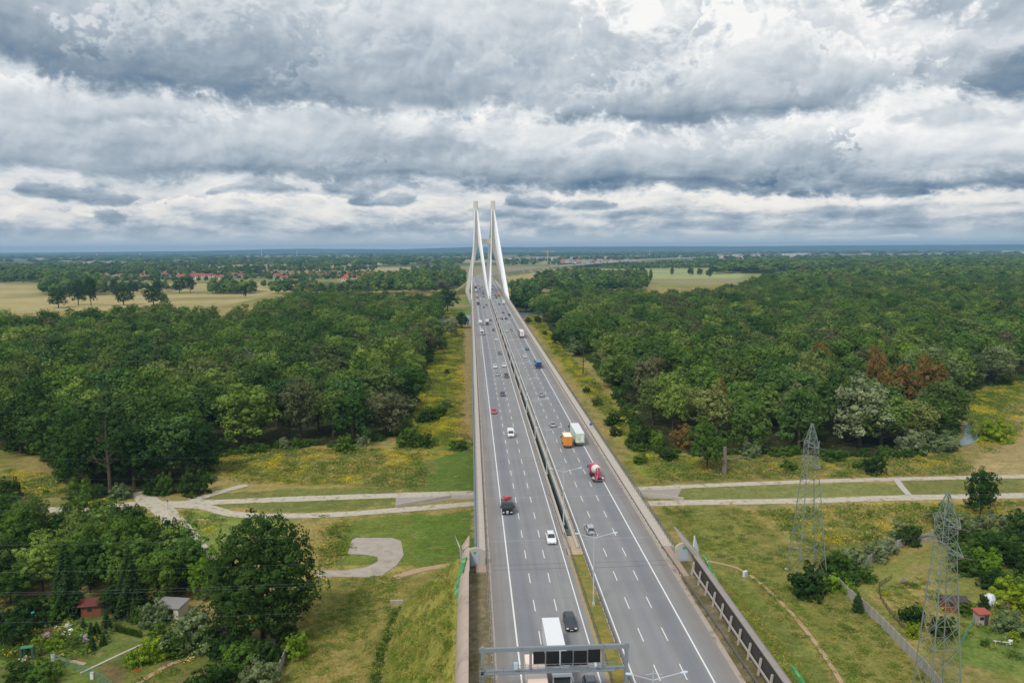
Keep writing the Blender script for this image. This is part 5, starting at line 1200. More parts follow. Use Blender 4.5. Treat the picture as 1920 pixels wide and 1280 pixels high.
band([(200,548),(330,546),(330,543),(200,544)], 14, .6, 145, .45, 40, 40); band([(0,534),(70,534),(70,531),(0,531)], 22, .5, 146, .5, 60, 60); band([(490,541),(600,538),(600,534),(490,537)], 16, .6, 147, .42, 50, 50)
P2 = np.concatenate(pts); S2 = np.concatenate(big_)*R_.uniform(.75, 1.2, sum(len(p) for p in pts))
SZ = np.stack([S2, S2, np.minimum(S2, 1.1)*R_.uniform(.7, 1.1, len(S2))], -1); 
mass('far_woodland', P2, SZ, C_LOW, 4, 'distant woods, hedgerows and tree belts across the plain')
print('WOOD', len(IND), len(rest), len(P2))
# ---- single trees out in the fields
for j, (px, py, h, w, m_, lab) in enumerate([(232,572,30,28,f_dark,'round lone tree in the tan field beyond the left wood'),(147,572,34,22,f_dark,'broad tree left of the tall poplar in the tan field'),(171,574,42,16,f_dark,'tall columnar tree in the tan field at left'),(110,577,26,24,f_dark,'rounded tree at the left end of the tan field'),
 (288,572,26,26,f_dark,'lone tree second from the wood in the tan field'),(308,572,16,12,f_bush,'small tree right of the lone round tree in the tan field'),(296,549,26,20,f_dark,'dark tree on the line between the tan fields'),(337,549,24,24,f_dark,'wide dark tree in the middle tan field'),(357,549,30,18,f_dark,'taller dark tree next to the wide one in the tan field'),(215,551,28,14,f_dark,'tree of the small clump left of the field line'),(250,551,24,20,f_dark,'outer tree of the clump in the tan field'),
 (460,560,20,5,f_dark,'slim dark poplar above the left wood edge'),(30,548,0,0,None,''),(839,583,27,26,f_dark,'big dark tree on the meadow left of the bridge end'),(986,585,22,20,f_dark,'big dark tree on the meadow right of the pylons'),(970,566,16,12,f_dark,'smaller dark tree near the right pylon foot'),
 (1220,531,30,8,f_bush,'slim poplar in the green field at right'),(1203,513,20,18,f_dark,'small round tree in the pale green field'),(1260,517,24,10,f_dark,'thin tree in the middle of the pale green field'),(1295,517,22,18,f_dark,'bushy tree in the pale green field'),(1312,517,20,16,f_dark,'tree right of the bushy one in the pale green field'),(1330,520,22,18,f_dark,'tree at the right end of the pale green field')]):
    if not h: continue
    x, y = G(px, py); me = FV[j % 3]; tree('field_tree', x, y, me, TW[0], (w/16.4, w/16.4, h/24), j*1.3, lab, m_=m_)
# ---- bushes, garden trees and edge shrubs (px, base py, height m, width m, mesh kind, material, label)
ED = [
 (14,938,7,8,'b',f_dark,'round dark bush cut by the left edge above the gravel path'),(150,942,7.5,6.5,'b',f_bush,'dark upright bush left of the dead tree'),(225,934,4.5,6.5,'b',f_grey,'blue green bush right of the dead tree foot'),(310,926,6.5,5.5,'b',f_bush,'mid green bush between the blue green and the round one'),(366,926,8,9,'b',f_dark,'large round dark bush at the wood corner by the path fork'),(185,930,4,5,'b',f_bush,'small bush at the foot of the dead tree'),(285,926,6,5,'b',f_dark,'dark bush left of the mid green one'),
 (88,925,1.6,2,'b',f_bush,'tiny bush in the olive grass at left'),(647,847,6.5,7,'b',f_bush,'green bush alone before the left wood'),(535,842,5,5,'b',f_grey,'pale bush before the dark trees of the left wood'),(680,835,5,5,'b',f_silver,'silvery small bush near the left wood edge'),
 (770,836,8,10,'b',f_bush,'large bright bush at the corner of the left wood'),(797,838,6,6,'b',f_bush,'smaller bush right of the bright corner bush'),(800,790,6,10,'b',f_dark,'dark bush mass in the goldenrod strip left of the bridge'),(825,780,6,7,'b',f_bush,'bush beside the dark mass in the left strip'),(838,765,4,5,'b',f_grey,'grey bush near the bridge in the left strip'),(858,842,4,7,'b',f_bush,'low bush near the bridge where the mown grass begins'),(838,700,3,3,'b',f_dark,'tiny dark tree in the yellow part of the left strip'),
 (847,632,15,13,'n',f_silver,'silvery willow beside the left side of the bridge'),(866,615,14,14,'n',f_dark,'dark willow close to the left side of the bridge'),(828,655,8,9,'n',f_bush,'green shrub in front of the silvery willow'),
 (1082,668,11,15,'n',f_grey,'grey green willow bush at the right side of the bridge'),(1042,645,8,8,'n',f_dark,'dark round bush in front of the brown dying tree'),(1008,607,7,8,'n',f_dark,'dark bush on the yellow meadow right of the bridge'),(990,607,6,8,'n',f_dark,'small dark bush touching the bridge on the right'),(1022,628,4,4,'b',f_dark,'tiny dark bush in the yellow goldenrod at right'),
 (1150,796,5.5,8,'b',f_dark,'dark bush in the goldenrod strip right of the bridge'),(1153,816,4,5,'b',f_dark,'lower dark bush in the right strip'),(1171,762,3,3,'b',f_dark,'tiny bush near the right wood in the strip'),(1190,838,6,6,'b',f_dark,'dark bush below the corner of the right wood'),
 (1326,880,15,14,'n',f_bush,'leafy left half of the broken old tree by the right path'),(1410,858,6,7,'b',f_grey,'tuft of leaves at the end of the broken tree branch'),(1640,888,6.5,7,'b',f_dark,'round dark pine beside the right gravel path'),(1615,878,4,5,'b',f_bush,'loose green shrub left of the dark pine'),(1865,826,9,12,'b',f_yel,'round yellow green bush right of the stream'),
 (1515,1117,6.6,7.6,'b',f_dark,'dense dark round bush at the foot of the farther pylon'),(1582,1088,6,7,'b',f_bush,'large green bush right of the farther pylon'),(1560,1105,4,4,'b',f_lime,'bright climbing bush under the farther pylon'),(1590,1112,3,3,'b',f_lime,'small bright bush before the slab fence'),(1640,1050,4.5,6,'b',f_grey,'grey green bush behind the curved slab fence'),(1662,1035,4,5,'b',f_silver,'silvery bush behind the curved slab fence'),(1705,1020,6,6,'b',f_dark,'dark bush above the curved slab fence'),
 (1838,965,11.5,9,'n',f_dark,'dark tree standing by the right gravel path'),(1815,1000,5.5,8,'b',f_grey,'grey bush left of the wide garden thicket'),(1862,1005,6.5,9,'b',f_grey,'wide grey green bush below the dark path tree'),(1900,1000,6,7,'b',f_dark,'dark bush at the right edge below the path'),(1775,1010,4,5,'b',f_bush,'bush at the end of the curved slab fence'),(1800,1052,4.5,6,'b',f_bush,'green bush behind the pylon top'),(1850,1070,5.5,6.5,'b',f_lime,'light green bush in the right thicket'),(1900,1055,5.5,7,'b',f_bush,'green bush at the right edge of the thicket'),(1885,1030,5,8,'b',f_bush,'mid green bush in the right thicket'),(1930,1085,6,7,'b',f_dark,'dark bush at the far right of the thicket'),(1825,1030,4,6,'b',f_grey,'grey bush in the middle of the thicket'),
 (1898,1138,6,8,'b',f_yel,'yellow green garden tree above the tarpaulins'),(1893,1186,4.5,6,'b',f_grey,'grey green garden bush below the tarpaulins'),(1713,1168,4.5,4.5,'b',f_dark,'small round tree in the right garden'),(1711,1192,3,2.6,'b',f_yel,'small yellowish tree in the right garden'),(1765,1190,4,4.5,'b',f_dark,'bush behind the near pylon legs'),(1696,1093,1.4,1.5,'b',f_purple,'small dark red shrub in the right garden'),(1660,1116,1,1.2,'b',f_gold,'tiny orange yellow flower clump in the right garden'),(1846,1210,1.4,1.6,'b',f_bush,'tiny round shrub on the right lawn'),(1902,1200,2,2,'b',f_yel,'small yellow shrub on the right lawn'),(1845,1140,3.5,2.2,'b',f_dark,'narrow bush beside the small red roofed hut'),(1810,1150,2.5,3,'b',f_bush,'low bush beside the brown garden shed'),
 (388,1122,9,8,'n',f_lime,'bright green tree left of the great dark oak'),(352,1100,8,6,'n',f_bush,'mid green tree behind the grey shed'),(366,1212,7.5,10,'b',f_grey,'large grey green willow bush in the left garden'),(392,1218,5,5,'b',f_bush,'green bush before the cream shed'),(286,1236,4.5,5,'b',f_yel,'yellow green fruit tree in the left garden'),(256,1246,3,4,'b',f_lime,'lime bush left of the yellow green fruit tree'),(455,1262,6,8,'b',f_bush,'blue green bush at the bottom behind the slab fence'),(395,1290,5,7,'b',f_dark,'dark bush cut by the bottom edge'),(490,1285,5,7,'b',f_grey,'grey bush at the bottom beside the slab fence'),(470,1235,4,5,'b',f_bush,'light bush below the great oak'),(556,1230,4.5,4.5,'b',f_lime,'bright green bush right of the great oak foot'),(535,1205,4,5,'b',f_bush,'green shrub under the right side of the great oak'),
 (60,1170,6,8,'b',f_dark,'dark tangled shrub behind the turquoise tarpaulin'),(30,1205,4.5,6,'b',f_dark,'dark shrub at the left edge of the garden'),(70,1210,1.8,2.4,'b',f_yel,'yellow flowering shrub in the left garden'),(88,1198,1.5,2,'b',f_purple,'dark purple shrub in the left garden'),(103,1215,2,3.5,'b',f_lime,'low lime green hedge plant in the left garden'),(127,1175,.9,1.2,'b',f_flower,'white flowering shrub in the left garden'),(133,1184,.8,1.0,'b',f_flower,'second white flowering shrub nearer the path'),(145,1208,2,2.4,'b',f_bush,'round green shrub on the left garden lawn'),(156,1203,1.6,1.8,'b',f_purple,'dark red shrub on the left garden lawn'),(290,1170,5,5.5,'b',f_grey,'small tree between spruce and grey shed'),(263,1163,3,4,'b',f_bush,'hedge bush below the second spruce'),(40,1270,3,5,'b',f_dark,'dark bush at the bottom left corner'),(80,1280,3.5,6,'b',f_bush,'green bush at the bottom left corner'),
 (1768,985,6,7,'n',f_bush,'green tree at the upper left corner of the right thicket'),(1790,1022,6,8,'n',f_dark,'dark tree behind the top of the near pylon'),(1842,1042,6.5,9,'n',f_bush,'broad green tree in the middle of the right thicket'),(1880,1062,6,9,'n',f_dark,'dark broad tree low in the right thicket'),(1915,1030,7,9,'n',f_dark,'tall dark tree at the right edge of the thicket'),(1812,1075,4.5,6,'b',f_bush,'bush at the lower left end of the right thicket'),(1860,1100,4,6,'b',f_dark,'dark bush under the right thicket'),(1905,1110,5,7,'b',f_bush,'green bush above the yellow green garden tree'),(1560,1075,5,6,'b',f_bush,'shrub between the legs of the farther pylon'),(1603,1062,5,7,'b',f_grey,'grey shrub left end of the curved slab fence'),(1622,1088,3,5,'b',f_bush,'low shrub inside the fence corner'),(1690,1012,5,6,'b',f_grey,'grey green bush above the fence beside the dark bush'),
 (1480,880,3,6,'b',f_bush,'low scrub before the right wood left of the pylon'),(1560,862,4,8,'b',f_bush,'green scrub at the foot of the right wood'),(1200,868,3,5,'b',f_bush,'scrub in the grass beside the bridge walkway'),(1255,862,4,6,'b',f_dark,'dark scrub below the brown bush'),(1120,760,4,5,'b',f_bush,'small bush halfway along the right strip'),(1100,735,3,4,'b',f_dark,'tiny dark bush high in the right strip'),
 (20,1130,7,9,'n',f_bush,'green tree at the left edge above the gardens'),(15,1185,5,7,'b',f_dark,'dark shrub at the left edge beside the tarpaulin'),(110,1160,5,6,'b',f_bush,'shrub behind the white flowers'),(215,1150,6,6,'n',f_dark,'dark tree touching the red roofed shed'),(300,1205,4,5,'b',f_bush,'shrub on the lawn left of the grey willow bush'),(335,1225,4,5,'b',f_bush,'shrub beneath the grey willow bush'),(420,1230,4,5,'b',f_dark,'dark shrub between cream hut and bottom bushes'),(450,1215,5,6,'b',f_bush,'green shrub right of the cream hut'),(500,1245,5,6,'b',f_dark,'dark shrub around the tiny brown hut'),(430,1150,8,7,'n',f_dark,'dark tree tucked against the great oak'),
]
for (px, py, h, w, k_, m_, lab) in ED:
    x, y = G(px, py)
    if k_ == 'b': tree('bush', x, y, BV[int(px+py) % 4], TB[0], (w/5, w/5, h/4.3), px*.7, lab, 'bush', m_=m_)
    else: tree('broadleaf_tree', x, y, NV[int(px+py) % 4], TN[0], (w/10, w/10, h/12), px*.7, lab, m_=m_)
x, y = G(494, 1196); tree('oak_tree', x, y, OAK, TW[1], (1, 1, 1), .4, 'great spreading dark green oak beside the garden plots at left')
# grove above the left garden
GROVE = GP((-60,1000),(60,998),(190,1000),(300,1025),(372,1062),(380,1100),(340,1140),(255,1135),(215,1120),(150,1125),(60,1130),(-60,1110))
g = scatter(GROVE, 7.2, 12)
for i, (x, y) in enumerate(g):
    w = R_.uniform(.85, 1.15); tree('broadleaf_tree', x, y, NV[i % 4], TN[i % 2], (w, w, R_.uniform(.78, 1.0)), i*2.1, 'dense green tree in the grove between path and left gardens', group='trees of the grove above the left gardens', m_=(f_dark, f_wood, f_wood, f_bush)[i % 4])
for px, py, s_, lab in ((128,1152,1.15,'tall dark spruce left of the red roofed garden shed'), (246,1152,1.1,'tall dark spruce right of the red roofed garden shed')):
    x, y = G(px, py); tree('spruce_tree', x, y, SP[0], TN[0], (s_, s_, s_), px, lab)
for px, py, s_, lab in ((1608,1146,1.0,'small conifer leaning on the long slab fence'),(172,1195,.75,'small blue green conifer in the left flower garden'),(182,1192,.7,'slightly smaller conifer next to the blue green one'),(200,1178,.9,'conifer in front of the red roofed shed'),(156,1180,.6,'small dark conifer among the flower beds'),(173,1218,.7,'young conifer on the left lawn'),(194,1208,.6,'second young conifer on the left lawn'),(52,1226,.6,'tiny conifer beside the green garden arch')):
    x, y = G(px, py); tree('conifer', x, y, SP[1], TB[0], (s_, s_, s_), px, lab, 'conifer')
dead_tree(207, 931, 23, 'tall bare dead tree with short limbs before the left wood', m_bark, seed=3, sp=.16)
dead_tree(1128, 712, 17, 'bare grey dead tree at the left edge of the right wood', seed=5, sp=.3); dead_tree(1093, 702, 15, 'thin bare trunk beside the bridge at right', m_bark, seed=6, sp=.12)
dead_tree(1165, 640, 22, 'bare crown rising from the right wood near the bridge', seed=7, sp=.4); dead_tree(475, 760, 26, 'bare branching top among the left wood', seed=9, sp=.4)
dead_tree(95, 745, 24, 'bare brownish top in the left wood', m_bark, seed=10, sp=.35)
x, y = G(1358, 888); rt = empty('broken_tree', (x, y, 0), 0, 'broken grey trunk with one long side branch by the right path', 'tree'); b = MB(); b.tube([(0,0,-.2),(.05,0,4),(0,0,8.6)], [.85,.7,.5], 9); b.build('trunk', m_dead, rt)
b = MB(); b.tube([(0,0,5.0),(2.4,0,4.6),(5,0,5.4),(8.5,0,4.9)], [.3,.25,.2,.1], 6); b.tube([(0,0,6),(-1.2,.3,6.6),(-2.6,.5,6.4)], [.3,.2,.1], 6); b.build('branch', m_dead, rt)
# ---- ground cover: goldenrod and rough grass
def tuft(seed, n, h, s_, m_, spread):
    r = np.random.RandomState(seed); V = []; 
    c = r.randn(n, 2)*spread; z = h*(.35+.65*r.rand(n)); p = np.stack([c[:,0], c[:,1], z*np.exp(-(c**2).sum(1)/(spread*spread*5))], -1)
    nn = r.randn(n, 3)*.5+np.array([0,0,1.0]); nn /= np.linalg.norm(nn, axis=1)[:, None]; t = np.cross(nn, r.randn(n, 3)); t /= np.linalg.norm(t, axis=1)[:, None]; b_ = np.cross(nn, t); s2 = s_*(.5+r.rand(n)[:, None])
    v = np.stack([p-t*s2, p-b_*s2, p+t*s2, p+b_*s2], 1).reshape(-1, 3); me = bpy.data.meshes.new('tuft'); me.from_pydata(v.tolist(), [], np.arange(n*4).reshape(-1, 4).tolist())
    a = me.attributes.new('tone', 'FLOAT', 'FACE'); a.data.foreach_set('value', np.clip(.5+r.randn(n)*.25, 0, 1).astype(np.float32)); me.materials.append(m_); return me
f_grass = foliage('rough_grass', [(140,138,70),(120,130,60),(160,142,88),(104,124,54)], var=.3); f_weed = foliage('green_weeds', [(96,120,48),(110,128,54),(86,110,44)], var=.3)
C_G = proto_coll('goldenrod_prototype', [tuft(i, 60, 1.3, .13, f_gold, .8) for i in range(3)]); C_H = proto_coll('grass_prototype', [tuft(10+i, 60, .7, .16, f_grass, 1.0) for i in range(3)]+[tuft(20+i, 70, 1.0, .16, f_weed, .9) for i in range(3)])
MEAD = [GP((392,852),(560,842),(800,842),(790,920),(640,908),(465,905),(400,892)), GP((838,585),(868,585),(868,800),(892,836),(752,836),(790,720),(822,640)), GP((985,590),(1012,590),(1050,650),(1120,720),(1190,800),(1230,880),(1140,790)), GP((1200,855),(1700,860),(1800,850),(1820,890),(1220,904)), GP((1410,955),(1920,940),(1920,965),(1750,1000),(1640,1040),(1560,1080),(1480,1000)), GP((600,985),(650,985),(640,1060),(600,1062)), GP((0,880),(110,890),(130,930),(0,935)), GP((1810,740),(1920,712),(1920,820),(1850,850),(1810,800)), GP((320,955),(420,975),(400,1010))]
gold, grs, fine_g = [], [], []
for i, poly in enumerate(MEAD):
    p = scatter(poly, 2.0, 40+i); q_ = fbm(p[:,0]/6, p[:,1]/9, 61+i) 
    gold.append(p[q_ > (.61 if i not in (1, 2) else .60)]); grs.append(p[q_ <= .60][::2])
for k_, (poly, sp) in enumerate([([(-15.5,92),(-3.2,92),(-3.2,146),(-1,150),(-8,158),(-15,150)], 1.1), ([(42.5,92),(54,92),(54,150),(44,158),(42.5,148)], 1.2), (GP((560,1090),(760,1078),(735,1130),(720,1290),(520,1290),(560,1240)), 1.5), (GP((1240,955),(1400,955),(1480,1020),(1620,1120),(1740,1290),(1590,1290),(1400,1090)), 1.8), (GP((1640,1100),(1790,1060),(1800,1200),(1730,1240)), 1.8), (GP((600,965),(660,975),(640,1066),(600,1062)), 1.6), (GP((1230,950),(1290,950),(1330,1045),(1290,1010)), 1.8)]):
    p = scatter(poly, sp, 200+k_); p = p[fbm(p[:,0]/3, p[:,1]/4, 210+k_) > .42]; p = p[[not inside(np.array([a]), np.array([b_]), pad)[0] for a, b_ in p]]; fine_g.append(p)
gold, grs = np.concatenate(gold), np.concatenate(grs); fg = np.concatenate(fine_g); sf_ = R_.uniform(.3, .62, len(fg)); mass('mown_grass', fg, np.stack([sf_*1.3, sf_*1.3, sf_*.55], -1), C_H, 6, 'short uneven grass tufts on the embankment slopes and lawns'); s1, s2 = R_.uniform(.6, 1.1, len(gold)), R_.uniform(.6, 1.3, len(grs))
mass('goldenrod', gold, np.stack([s1]*3, -1), C_G, 3, 'yellow goldenrod flowering in drifts on the rough meadows'); mass('rough_grass', grs, np.stack([s2*1.2, s2*1.2, s2], -1), C_H, 6, 'rough grass and weeds on the unmown meadows')
f_plants = foliage('garden_plant_leaves', [(84,112,44),(120,140,48),(60,88,40),(150,150,60),(100,126,70),(74,100,44)]); f_petal = foliage('garden_petals', [(200,90,50),(222,200,60),(226,222,210),(150,70,90)])
C_P = proto_coll('plant_prototype', [tuft(40+i, 60, .9, .11, f_plants, .5) for i in range(5)]+[tuft(50, 40, .8, .09, f_petal, .4)])
gp_ = np.concatenate([scatter(GP((30,1165),(120,1160),(205,1185),(215,1200),(170,1225),(110,1250),(0,1290),(0,1210)), 1.5, 90), scatter(GP((0,1200),(60,1190),(40,1230),(0,1235)), 1.0, 91), scatter(GP((230,1225),(330,1205),(400,1225),(330,1260),(240,1290)), 2.6, 92), scatter(GP((1790,1130),(1960,1150),(1960,1250),(1800,1210)), 2.8, 93), scatter(GP((1650,1110),(1790,1080),(1800,1180),(1700,1200)), 3.4, 94)])
s3 = R_.uniform(.5, 1.5, len(gp_)); mass('garden_plants', gp_, np.stack([s3, s3, s3*.9], -1), C_P, 6, 'mixed flowers and vegetables in the allotment beds')
# undergrowth along the wood edges
ug = []
for W_ in (WOOD_L[:26], WOOD_R[-18:]+WOOD_R[:12]):
    for a, c in zip(W_[:-1], W_[1:]):
        n = int(math.dist(a, c)/3.2)
        for j in range(n):
            t = j/n; x, y = a[0]+(c[0]-a[0])*t, a[1]+(c[1]-a[1])*t
            if 200 < y < 700: ug.append((x+R_.uniform(-2.5, 2.5), y+R_.uniform(-2, 3)))
ug = np.array(ug); s_ = R_.uniform(.5, 1.1, len(ug)); mass('undergrowth', ug, np.stack([s_, s_, s_*.8], -1), proto_coll('under_prototype', BV), 4, 'low green undergrowth along the wood edges')
ug2 = scatter([(-17.0,95),(-14.6,95),(-14.8,152),(-16.4,152)], .7, 77); ug2[:,0] -= .6*np.sin(ug2[:,1]*.11); mass('ditch_plants', ug2, np.tile([.42,.42,.45], (len(ug2), 1))*R_.uniform(.6, 1.2, (len(ug2), 1)), proto_coll('ditch_prototype', [tuft(31, 80, 1.2, .14, f_dark, .8), tuft(32, 80, 1.0, .14, f_weed, .8)]), 2, 'dark reeds and weeds in the embankment ditch')
# ------------------------------------------------------------------ gardens: sheds, fences and small things
def shed(px, py, w, d, h, wallm, roofm, label, rz=0.0, name='garden_shed', pitch=.7, door=True, over=.3, mono=False):
    x, y = G(px, py); r_ = empty(name, (x, y, 0), rz, label, 'shed')
    b = MB(); b.box((0, 0, h/2), (w, d, h)); b.build('walls', wallm, r_)
    b = MB(); W2, D2 = w/2+over, d/2+over
    if mono: b.loft([[(-W2,-D2,h-.0),(W2,-D2,h-.0),(W2,D2,h+pitch),(-W2,D2,h+pitch)],[(-W2,-D2,h+.14),(W2,-D2,h+.14),(W2,D2,h+pitch+.14),(-W2,D2,h+pitch+.14)]])
    else: b.loft([[(-W2,-D2,h+.01),(W2,-D2,h+.01),(W2,0,h+pitch),(W2,D2,h+.01),(-W2,D2,h+.01),(-W2,0,h+pitch)][k_:k_+1]*1 for k_ in ()] or [[(-W2,-D2,h-.02),(-W2,0,h+pitch),(-W2,D2,h-.02)],[(W2,-D2,h-.02),(W2,0,h+pitch),(W2,D2,h-.02)]])
    b.build('roof', roofm, r_)
    if door:
        b = MB(); b.box((w*.22, -d/2-.02, .95), (.8, .05, 1.85)); dd = b.build('door', mat('dark_door', S(60,70,58), .7), r_); b = MB(); b.box((w*.22+.28, -d/2-.06, .95), (.1, .05, .05)); b.build('handle', m_galv, dd)
        b = MB(); b.box((-w*.22, -d/2-.02, 1.4), (.8, .05, .6)); b.build('window', m_glass, r_)
    return r_
roof_red = mat('red_brown_roof_sheet', S(98,46,42), .8, var=.15, scale=2); roof_grey = mat('grey_felt_roof', S(136,134,132), .9, var=.15, scale=2); roof_dark = mat('dark_felt_roof', S(70,62,60), .9, var=.2, scale=2)
w_brown = mat('brown_timber', S(128,78,52), .9, var=.25, scale=2); w_cream = mat('cream_render', S(206,200,180), .9, var=.1, scale=2); w_green = mat('green_timber', S(60,90,66), .9, var=.2, scale=2)
shed(186,1148,5.5,3.2,2.3, w_brown, roof_red, 'garden shed with a wide red brown roof between two spruces', .15, pitch=.9, over=.5)
b = MB(); x, y = G(186,1148)
shed(322,1152,5.0,3.6,2.2, w_cream, roof_grey, 'low shed with a flat grey roof beside the grey green bush', -.2, mono=True, pitch=.3)
shed(428,1203,2.6,2.4,2.3, w_cream, roof_dark, 'small cream hut with a dark roof left of the great oak', .45, pitch=.6, mono=True)
shed(505,1228,1.5,1.6,1.9, w_brown, roof_dark, 'tiny brown hut beneath the right side of the great oak', .2, mono=True, pitch=.3)
shed(1786,1142,4.2,2.8,2.2, w_brown, roof_dark, 'brown timber garden house with a dark roof behind the near pylon', -.15, pitch=.7)
shed(1839,1168,2.0,1.8,2.2, mat('patched_wall', S(176,160,148), .9, var=.3, scale=2), mat('brick_red_roof', S(160,78,64), .8), 'small hut with a brick red roof in the right garden', 0, mono=True, pitch=.2)
def tarp(px, py, w, d, h, m_, label, rz=0.0):
    x, y = G(px, py); b = MB(); n = 6; r = random.Random(px)
    gv = [[(-w/2+w*i/n, -d/2+d*j/n, h*(1-.5*(abs(i/n-.5)*2)**3)*(1-.4*(abs(j/n-.5)*2)**3)+r.uniform(-.12,.12)) for i in range(n+1)] for j in range(n+1)]
    vs = [p for r_ in gv for p in r_]; vs2 = [(a*1.02, c*1.02, 0.0) for a, c, z in vs]; m2 = (n+1)
    fs = [(j*m2+i, j*m2+i+1, (j+1)*m2+i+1, (j+1)*m2+i) for j in range(n) for i in range(n)]
    N0 = len(vs); rim = [i for i in range(m2)]+[j*m2+n for j in range(1, m2)]+[n*m2+i for i in range(n-1, -1, -1)]+[j*m2 for j in range(n-1, 0, -1)]
    fs += [(rim[k_], rim[(k_+1) % len(rim)], N0+rim[(k_+1) % len(rim)], N0+rim[k_])[::-1] for k_ in range(len(rim))]
    o = b.add(vs+vs2, fs).build('tarpaulin', m_, loc=(x, y, 0), rz=rz); tag(o, label, 'tarpaulin')
tarp(35,1158,3.8,2.6,1.2, mat('turquoise_tarp', S(40,180,170), .5), 'turquoise tarpaulin heap at the left edge of the gardens', .3); tarp(70,1152,2.2,1.6,1.0, MATS['turquoise_tarp'], 'smaller turquoise tarpaulin right of the larger heap', .6)
tarp(1857,1132,2.2,2.0,2.2, mat('white_blue_tarp', S(214,220,228), .5), 'white covered stack in the right garden', .1); tarp(1880,1134,3.4,2.0,1.8, mat('peach_tarp', S(232,196,160), .5), 'peach coloured covered stack beside the white one', -.1)
def slab_fence(pts, label, h=2.0, sp=2.0, m_=None, mp=None, name='slab_fence', th=.08, stuff=False):
    g = GP(*pts); r_ = empty(name, (g[0][0], g[0][1], 0), 0, label, 'fence')
    for a, c in zip(g[:-1], g[1:]):
        n = max(1, round(math.dist(a, c)/sp))
        for j in range(n):
            p = (a[0]+(c[0]-a[0])*j/n, a[1]+(c[1]-a[1])*j/n); q_ = (a[0]+(c[0]-a[0])*(j+1)/n, a[1]+(c[1]-a[1])*(j+1)/n)
            dx_, dy_ = (q_[0]-p[0])*.06, (q_[1]-p[1])*.06; b = MB()
            for k_ in range(4): b.bar((p[0]+dx_, p[1]+dy_, h*(.125+k_*.25)), (q_[0]-dx_, q_[1]-dy_, h*(.125+k_*.25)), th, h*.235)
            local(b.build('panel', m_ or m_wood_fence), r_)
            b = MB(); b.box((p[0], p[1], h/2+.04), (.16, .16, h+.12)); local(b.build('post', mp or m_conc), r_)
    return r_
slab_fence([(1748,1013),(1700,1020),(1655,1040),(1618,1064)], 'grey concrete slab fence curving behind the right garden')
slab_fence([(1572,1100),(1588,1117),(1625,1148),(1665,1187),(1728,1253),(1765,1296)], 'long straight grey slab fence along the right garden lawn')
slab_fence([(538,1230),(526,1256),(508,1296)], 'short grey slab fence below the great oak', h=1.8)
m_mesh = mat('green_mesh_fence', S(96,150,120), .6); 
def wire_fence(pts, label, h=1.3, m_=m_mesh, sp=2.5):
    g = GP(*pts); r_ = empty('wire_fence', (g[0][0], g[0][1], 0), 0, label, 'fence')
    for a, c in zip(g[:-1], g[1:]):
        n = max(1, round(math.dist(a, c)/sp)); b = MB()
        for k_ in (.1, .35, .6, .85, 1.0): b.bar((a[0], a[1], h*k_), (c[0], c[1], h*k_), .03)
        m__ = max(2, int(math.dist(a, c)/.3))
        for j in range(m__): t = j/m__; b.bar((a[0]+(c[0]-a[0])*t, a[1]+(c[1]-a[1])*t, .05), (a[0]+(c[0]-a[0])*t, a[1]+(c[1]-a[1])*t, h), .02)
        local(b.build('mesh_panel', m_), r_)
        for j in range(n): t = j/n; b = MB(); b.bar((a[0]+(c[0]-a[0])*t, a[1]+(c[1]-a[1])*t, 0), (a[0]+(c[0]-a[0])*t, a[1]+(c[1]-a[1])*t, h+.1), .07); local(b.build('post', m_), r_)
wire_fence([(95,1238),(130,1250),(172,1268),(212,1292)], 'green mesh fence running to the bottom edge at left', 1.4)
wire_fence([(100,1236),(128,1222),(150,1210)], 'dark low mesh fence beside the yellow hedge', 1.0, m_post)
wire_fence([(1828,1165),(1815,1188),(1803,1212)], 'green mesh fence in the right garden', 1.4); wire_fence([(1672,1085),(1648,1100),(1650,1122),(1668,1150),(1695,1180),(1712,1196)], 'thin dark wire fence curving round the right garden', 1.0, m_post)
wire_fence([(0,1128),(60,1124),(110,1122)], 'dark wire fence behind the left edge gardens', 1.6, m_post)
# clipped hedge of small columns
for i in range(13):
    x, y = G(217+i*3.9, 1182+i*1.05); tree('clipped_shrub', x, y, BV[i % 4], TB[0], (.13, .13, .36), i, 'clipped narrow shrub in the short hedge row of the left garden', 'shrub', 'clipped shrubs in a row in the left garden', m_=f_bush)
for i in range(6):
    x, y = G(106+i*3.6, 1200+i*.2); tree('clipped_shrub', x, y, BV[i % 4], TB[0], (.14, .14, .26), i, 'low clipped shrub of the tiny hedge amid the left flower beds', 'shrub', 'low clipped shrubs amid the flower beds', m_=f_bush)
x, y = G(52,1236); ar = empty('garden_arch', (x, y, 0), .2, 'green covered garden arch above the brown bed', 'arch'); mg = mat('bright_green_net', S(60,120,86), .6)
for s_ in (-1, 1): b = MB(); b.box((s_*.9, 0, 1.1), (.4, .9, 2.2)); b.build('side_panel', w_green, ar)
b = MB(); b.box((0, 0, 2.3), (2.0, 1.0, .14)); b.build('top_panel', mg, ar)
for px, py, lab in ((100,1238,'small white box at the corner of the left garden'), (173,1272,'small white meter box on the green mesh fence')):
    x, y = G(px, py); r_ = empty('meter_box', (x, y, 0), 0, lab, 'box'); b = MB(); b.box((0,0,.55), (.5,.4,1.1)); b.build('cabinet', m_hl, r_); b = MB(); b.box((0,0,1.13), (.58,.48,.06)); b.build('lid', m_conc, r_)
x, y = G(1397,1080); r_ = empty('white_cabinet', (x, y, 0), .5, 'white utility cabinet at the start of the right footpath', 'cabinet'); b = MB(); b.box((0,0,.6), (1.0,.5,1.2)); b.build('cabinet', p_white, r_); b = MB(); b.box((0,-.26,.6), (.8,.03,1.0)); b.build('door', m_pole, r_)
